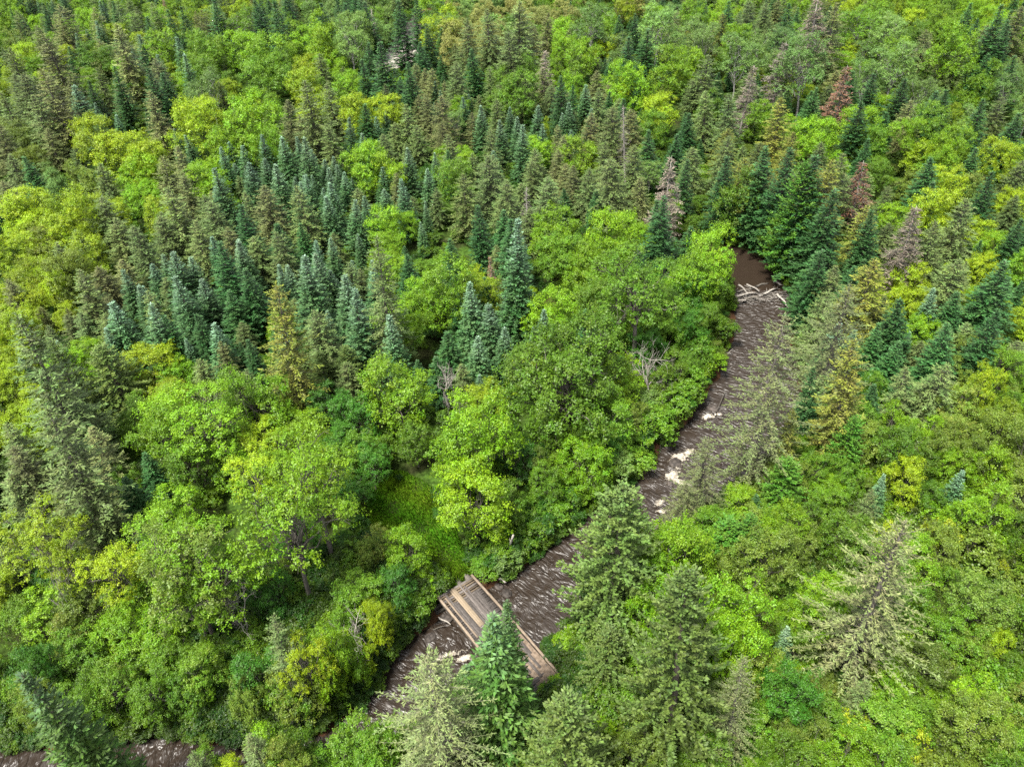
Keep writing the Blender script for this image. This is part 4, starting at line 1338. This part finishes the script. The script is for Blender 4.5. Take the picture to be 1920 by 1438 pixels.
# lengthwise running boards, measured from the upstream edge; the joints stay open
boards = [  # v, from u, to u, width, material
    (.62, 1.35, 3.3, .20, M_PLANK_DARK), (.84, 1.5, 4.4, .20, M_PLANK_DARK), (1.12, .45, 6.4, .15, M_PLANK_GREY), (1.30, 1.1, 7.2, .15, M_PLANK_GREY),
    (1.47, .05, 5.4, .14, M_PLANK_GREY), (1.64, 2.1, 9.5, .17, M_PLANK_DARK), (1.83, 2.3, 6.6, .17, M_PLANK_DARK),
    (2.36, .15, 4.25, .16, M_PLANK_PALE), (2.19, .1, 4.2, .16, M_PLANK_PALE), (2.02, .18, 4.22, .15, M_PLANK_PALE),
    (2.56, 1.5, 6.8, .18, M_PLANK_DARK), (2.77, 1.3, 8.2, .18, M_PLANK_DARK), (2.95, .15, 7.4, .15, M_PLANK_DARK), (3.12, .5, 4.9, .13, M_RAIL), (2.2, 4.5, 9.3, .16, M_PLANK_DARK), (1.2, 7.4, 10.2, .2, M_PLANK_GREY), (2.4, 4.45, 8.8, .16, M_PLANK_DARK), (.62, 3.6, 8.3, .2, M_PLANK_DARK), (.84, 4.6, 9.6, .2, M_PLANK_DARK)]
sc_ = BWID / 3.65
for v, a, b, w, m in boards:
    timber("plank", box_mesh("running_board", b - a, w, .045, m, .008), (a + b) / 2, v * sc_, RZ + rng.normal(0, .004), dz=rng.normal(0, .002))
rail_me = [box_mesh("kerb_beam", BLEN / 2 - .02, .17, .2, M_RAIL), box_mesh("kerb_beam", BLEN / 2 - .02, .16, .19, M_RAIL)]
for v in (.02, BWID - .02):
    for k in (0, 1):
        timber("kerb_beam", rail_me[k], BLEN * (.25 + .5 * k), v + rng.normal(0, .012), DZ + .128)
ab_me = Tubes()
ab_me.add([(-BWID / 2 - .5, 0, 0), (0, .03, 0), (BWID / 2 + .5, 0, 0)], [.22, .23, .2], 8)
ab_me = ab_me.build("abutment_log", M_GREYBARK)
for uu in (.25, BLEN - .2):
    for k in range(3):
        timber("abutment_log", ab_me, uu + (.12 if k % 2 else -.05), BWID / 2, -.62 - .38 * k, True)
# sand washed onto the near end of the deck
g = 26
Us, Vs = np.meshgrid(np.linspace(BLEN * .55, BLEN + .5, g), np.linspace(.14, 1.7, g // 2))
hz = .052 * np.maximum(0, np.sin((Us - BLEN * .55) / (BLEN * .45 + .5) * math.pi * .62) * np.sin(np.clip((1.75 - Vs) / 1.6, 0, 1) * 1.4)) * (1 + .8 * np.sin(Us * 4 + Vs * 3) * np.sin(Vs * 6 - Us))
Vd = np.stack([Us, side * Vs, RZ - .02 + hz], -1).reshape(-1, 3)
idd = np.arange(len(Vd)).reshape(g // 2, g)
Fd = np.stack([idd[:-1, :-1], idd[:-1, 1:], idd[1:, 1:], idd[1:, :-1]], -1).reshape(-1, 4)
o = obj("washed_sand", mesh_quads("washed_sand", Vd, Fd, M_DIRT, smooth=True), bridge)
o["label"] = "pale sand drift on the near end of the deck"


# ------------------------------------------------------------------ rocks, foam, logs
def rock_mesh(name, seed):
    r = np.random.default_rng(seed)
    import bmesh
    bm = bmesh.new()
    bmesh.ops.create_icosphere(bm, subdivisions=3, radius=1)
    f = r.normal(0, 1, (6, 3)) * 1.6
    ph = r.random(6) * 6.28
    cut = norm(r.normal(0, 1, (7, 3)))
    for v in bm.verts:
        c = np.array(v.co)
        k = 1 + .10 * sum(math.sin(f[i] @ c + ph[i]) for i in range(6)) / 2
        c = c * k
        for n_ in cut:
            e = c @ n_ - .78
            if e > 0:
                c = c - n_ * e * .85
        v.co = (c[0], c[1] * .8, c[2] * .6)
    me = bpy.data.meshes.new(name)
    bm.to_mesh(me)
    bm.free()
    me.materials.append(M_ROCK)
    for pl in me.polygons:
        pl.use_smooth = True
    return me


rocks = [rock_mesh(f"boulder_{i}", 40 + i) for i in range(4)]
ROCKS = [  # px, py, size, label
    (1268, 868, .75, "dark wet boulder at the head of the foam rapids"), (1282, 893, .55, "small wet boulder inside the foam ring of the rapids"), (1258, 905, .5, "low dark boulder below the foam rapids"),
    (1335, 765, .7, "brown boulder at the upper small riffle by the left bank"), (1352, 775, .45, "small stone right of the upper riffle boulder"), (1225, 985, .45, "wet stone at the lower end of the rapids beside the cedar"),
    (950, 1112, .55, "grey boulder at the bridge's far upstream corner"), (936, 1100, .42, "smaller grey stone beside the bridge's upstream corner"), (836, 1158, .6, "flat grey boulder under the bridge's far downstream corner"),
    (1088, 1252, .4, "pale stone on the bank past the near bridge end"), (1378, 665, .35, "small pale stone at the left water edge below the log jam"), (806, 1196, .5, "reddish-brown boulder on the bank downstream of the bridge"),
    (742, 98, .9, "pale boulder in the far stream"), (760, 118, .8, "second pale boulder in the far stream, nearer")]
for i, (a, b, s, lab) in enumerate(ROCKS):
    q = at(a, b, WL)
    dd, lv_ = river([[q[0], q[1]]])
    zb = lv_[0] if dd[0] < .2 else gz1(q[0], q[1])
    o = obj("boulder", rocks[i % 4])
    o.location = (q[0], q[1], zb - .05 * s)
    o.scale = (s, s, s * .8)
    o.rotation_euler = (0, 0, rng.random() * 6)
    tag(o, lab, "boulder", "boulders of the river")


def noise2(x, y, s):
    return (np.sin(x * 1.7 * s + 1.3 * np.sin(y * 1.1 * s + .5)) + np.sin(y * 2.3 * s + 1.7 * np.sin(x * 1.5 * s + 2)) + .7 * np.sin((x + y) * 3.9 * s + 2 * np.sin((x - y) * 2.1 * s))) / 2.7


def foam(name, label, spots):
    V, F, A = [], [], []
    for a, b, rx, ry, rot in spots:
        c = at(a, b, WL)
        n_ = 40
        gx_, gy_ = np.meshgrid(np.linspace(-1, 1, n_), np.linspace(-1, 1, n_))
        lx, ly = gx_ * rx, gy_ * ry
        wx = c[0] + lx * math.cos(rot) - ly * math.sin(rot)
        wy = c[1] + lx * math.sin(rot) + ly * math.cos(rot)
        m = np.clip(1.05 - np.sqrt(gx_ ** 2 + gy_ ** 2) + .25 * noise2(wx, wy, 1.6), 0, 1)
        zz_ = WL + .10 + .07 * m + .03 * noise2(wx, wy, 6)
        base = len(V)
        V += list(np.stack([wx, wy, zz_], -1).reshape(-1, 3))
        A += list(m.ravel())
        for i_ in range(n_ - 1):
            for j_ in range(n_ - 1):
                k0 = base + i_ * n_ + j_
                F.append((k0, k0 + 1, k0 + n_ + 1, k0 + n_))
    A = np.array(A)
    o = obj(name, mesh_quads(name, V, F, M_FOAM, np.stack([A, A, A, np.ones(len(A))], 1), smooth=True))
    o["kind"] = "stuff"
    o["label"] = label
    o["category"] = "foam"


foam("foam", "creamy white foam of the rapids at the river bend", [(1272, 862, 1.4, .9, .7), (1262, 893, 1.3, .7, .5), (1275, 905, 1.3, .45, -.5), (1290, 850, .9, .6, .6)])
foam("foam", "thin white foam on the upper riffle by the left bank", [(1328, 783, .8, .5, .2), (1348, 778, .7, .4, .3)])
foam("foam", "scraps of foam at the lower end of the rapids", [(1236, 945, .7, .4, .6), (1243, 960, .7, .35, .2), (1228, 985, .6, .4, 0)])
foam("foam", "pale ripples of foam below the bridge", [(845, 1228, 1.3, .35, .3), (870, 1236, .9, .3, .2)])

log_me = []
for k in range(3):
    tb = Tubes()
    t_ = np.linspace(-.5, .5, 7)
    tb.add(np.column_stack([t_, .02 * np.sin(t_ * 7 + k), .015 * np.cos(t_ * 5 + k)]), np.linspace(.036, .020, 7) * (1 + .1 * rng.normal(0, 1, 7)), 8)
    for j in range(3):
        s = rng.uniform(-.3, .4)
        dv = norm(rng.normal(0, 1, 3) + np.array([.6, 0, .3]))
        tb.add([np.array([s, 0, 0]), np.array([s, 0, 0]) + dv * rng.uniform(.05, .1)], [.012, .004], 4)
    log_me.append(tb.build(f"log_{k}", M_DEADWOOD if k != 1 else M_GREYBARK))


def log(a, b, za, zb, label, group, fat=1.0, k=0, name="log"):
    pa, pb = at(a[0], a[1], za), at(b[0], b[1], zb)
    pa[2], pb[2] = za, zb
    v = Vector(pb - pa)
    o = obj(name, log_me[k % 3])
    o.location = (pa + pb) / 2
    o.rotation_euler = v.to_track_quat('X', 'Z').to_euler()
    ln = v.length
    o.scale = (ln, fat * 3.2, fat * 3.2)
    tag(o, label, "log", group)


LJ = "logs of the log jam across the river"
JAM = [((1378, 556), (1418, 548), .25, "longest pale log laid across the log jam"), ((1380, 548), (1410, 541), .2, "grey log at the back left of the log jam"), ((1386, 535), (1402, 548), .3, "short log slanting forward at the jam's left end"),
       ((1400, 533), (1424, 546), .35, "forked log slanting right on top of the log jam"), ((1392, 562), (1425, 556), .15, "grey log low at the front of the log jam"), ((1452, 528), (1466, 534), .3, "short dark log at the jam's right end"),
       ((1457, 551), (1475, 572), .3, "pale peeled log leaning down at the right bank"), ((1416, 538), (1440, 530), .25, "log at the back middle of the log jam"), ((1380, 566), (1400, 561), .1, "thin log at the jam's lower left water edge"), ((1430, 552), (1458, 540), .3, "log behind the larch top in the jam")]
for i, (a, b, z, lab) in enumerate(JAM):
    log(a, b, -.75 + z, -.6 + z, lab, LJ, 1.05 + .3 * rng.random(), i)
log((1357, 672), (1374, 654), -.7, -.35, "straight pale pole lying on the left bank below the log jam", "logs fallen along the river", .45, 0)
log((1360, 735), (1338, 780), -.9, -.4, "thin dark driftwood pole along the left bank at the riffle", "logs fallen along the river", .4, 1)
log((1086, 1294), (1128, 1316), .25, .3, "long thin pale pole lying right of the bridge end", "logs fallen along the river", .4, 0)
log((1095, 1284), (1122, 1292), .3, .35, "thick pale log on the brush pile right of the bridge", "logs fallen along the river", .7, 2)
log((1097, 1290), (1117, 1300), .25, .3, "shorter log below the thick one on the brush pile", "logs fallen along the river", .6, 1)
log((1104, 1285), (1118, 1274), .35, .5, "crossed branch on top of the brush pile right of the bridge", "logs fallen along the river", .4, 0)
log((935, 1084), (950, 1091), -.4, -.5, "grey broken log end over the dark pool", "logs fallen along the river", .9, 2)
log((822, 1157), (845, 1170), -.8, -.7, "driftwood log under the downstream side of the bridge", "logs fallen along the river", .6, 0)
log((812, 1180), (835, 1172), -1.0, -.9, "thin driftwood branch below the bridge's downstream edge", "logs fallen along the river", .35, 1)
log((949, 1034), (963, 1002), .4, 3.2, "broken grey stump trunk among shrubs above the pool", "logs fallen along the river", 1.2, 2)

# small sticks of the dam: a mass nobody could count
tb = Tubes()
c0 = RIV[np.hypot(RIV[:, 0] - at(1424, 548, -.6)[0], RIV[:, 1] - at(1424, 548, -.6)[1]).argmin()]
for _ in range(420):
    a = rng.uniform(-1, 1)
    q = np.array([c0[0] + a * (c0[2] + .8), c0[1] + rng.normal(-.2, .8), -1.05 + rng.uniform(0, .55)])
    an = rng.normal(.2, .7)
    ln = rng.uniform(.5, 1.6)
    dv = np.array([math.cos(an), math.sin(an), rng.normal(-.05, .15)]) * ln / 2
    tb.add([q - dv, q + rng.normal(0, .03, 3), q + dv], [.035, .03, .015], 4)
o = obj("driftwood_sticks", tb.build("driftwood_sticks", M_DEADWOOD))
o["kind"] = "stuff"
o["label"] = "tangled grey sticks packed into the log jam"
o["category"] = "driftwood"

# gravel bar in the far stream
c = at(752, 108, -.3)
n_ = 40
gx_, gy_ = np.meshgrid(np.linspace(-1, 1, n_), np.linspace(-1, 1, n_))
wx, wy = c[0] + gx_ * 4.6 + gy_ * 2.2, c[1] + gy_ * 15
m_ = 1 - gx_ ** 2 - gy_ ** 2 + .5 * noise2(wx, wy, .9)
zz_ = -.42 + .18 * np.clip(m_, -.6, 1) + .06 * noise2(wx, wy, 2.5)
V = np.stack([wx, wy, zz_], -1).reshape(-1, 3)
ii = np.arange(n_ * n_).reshape(n_, n_)
o = obj("gravel_bar", mesh_quads("gravel_bar", V, np.stack([ii[:-1, :-1], ii[:-1, 1:], ii[1:, 1:], ii[1:, :-1]], -1).reshape(-1, 4), M_GRAVEL, smooth=True))
o["kind"] = "structure"
tri = sum(len(m.polygons) for m in bpy.data.meshes) * 2
print("triangles about", tri)
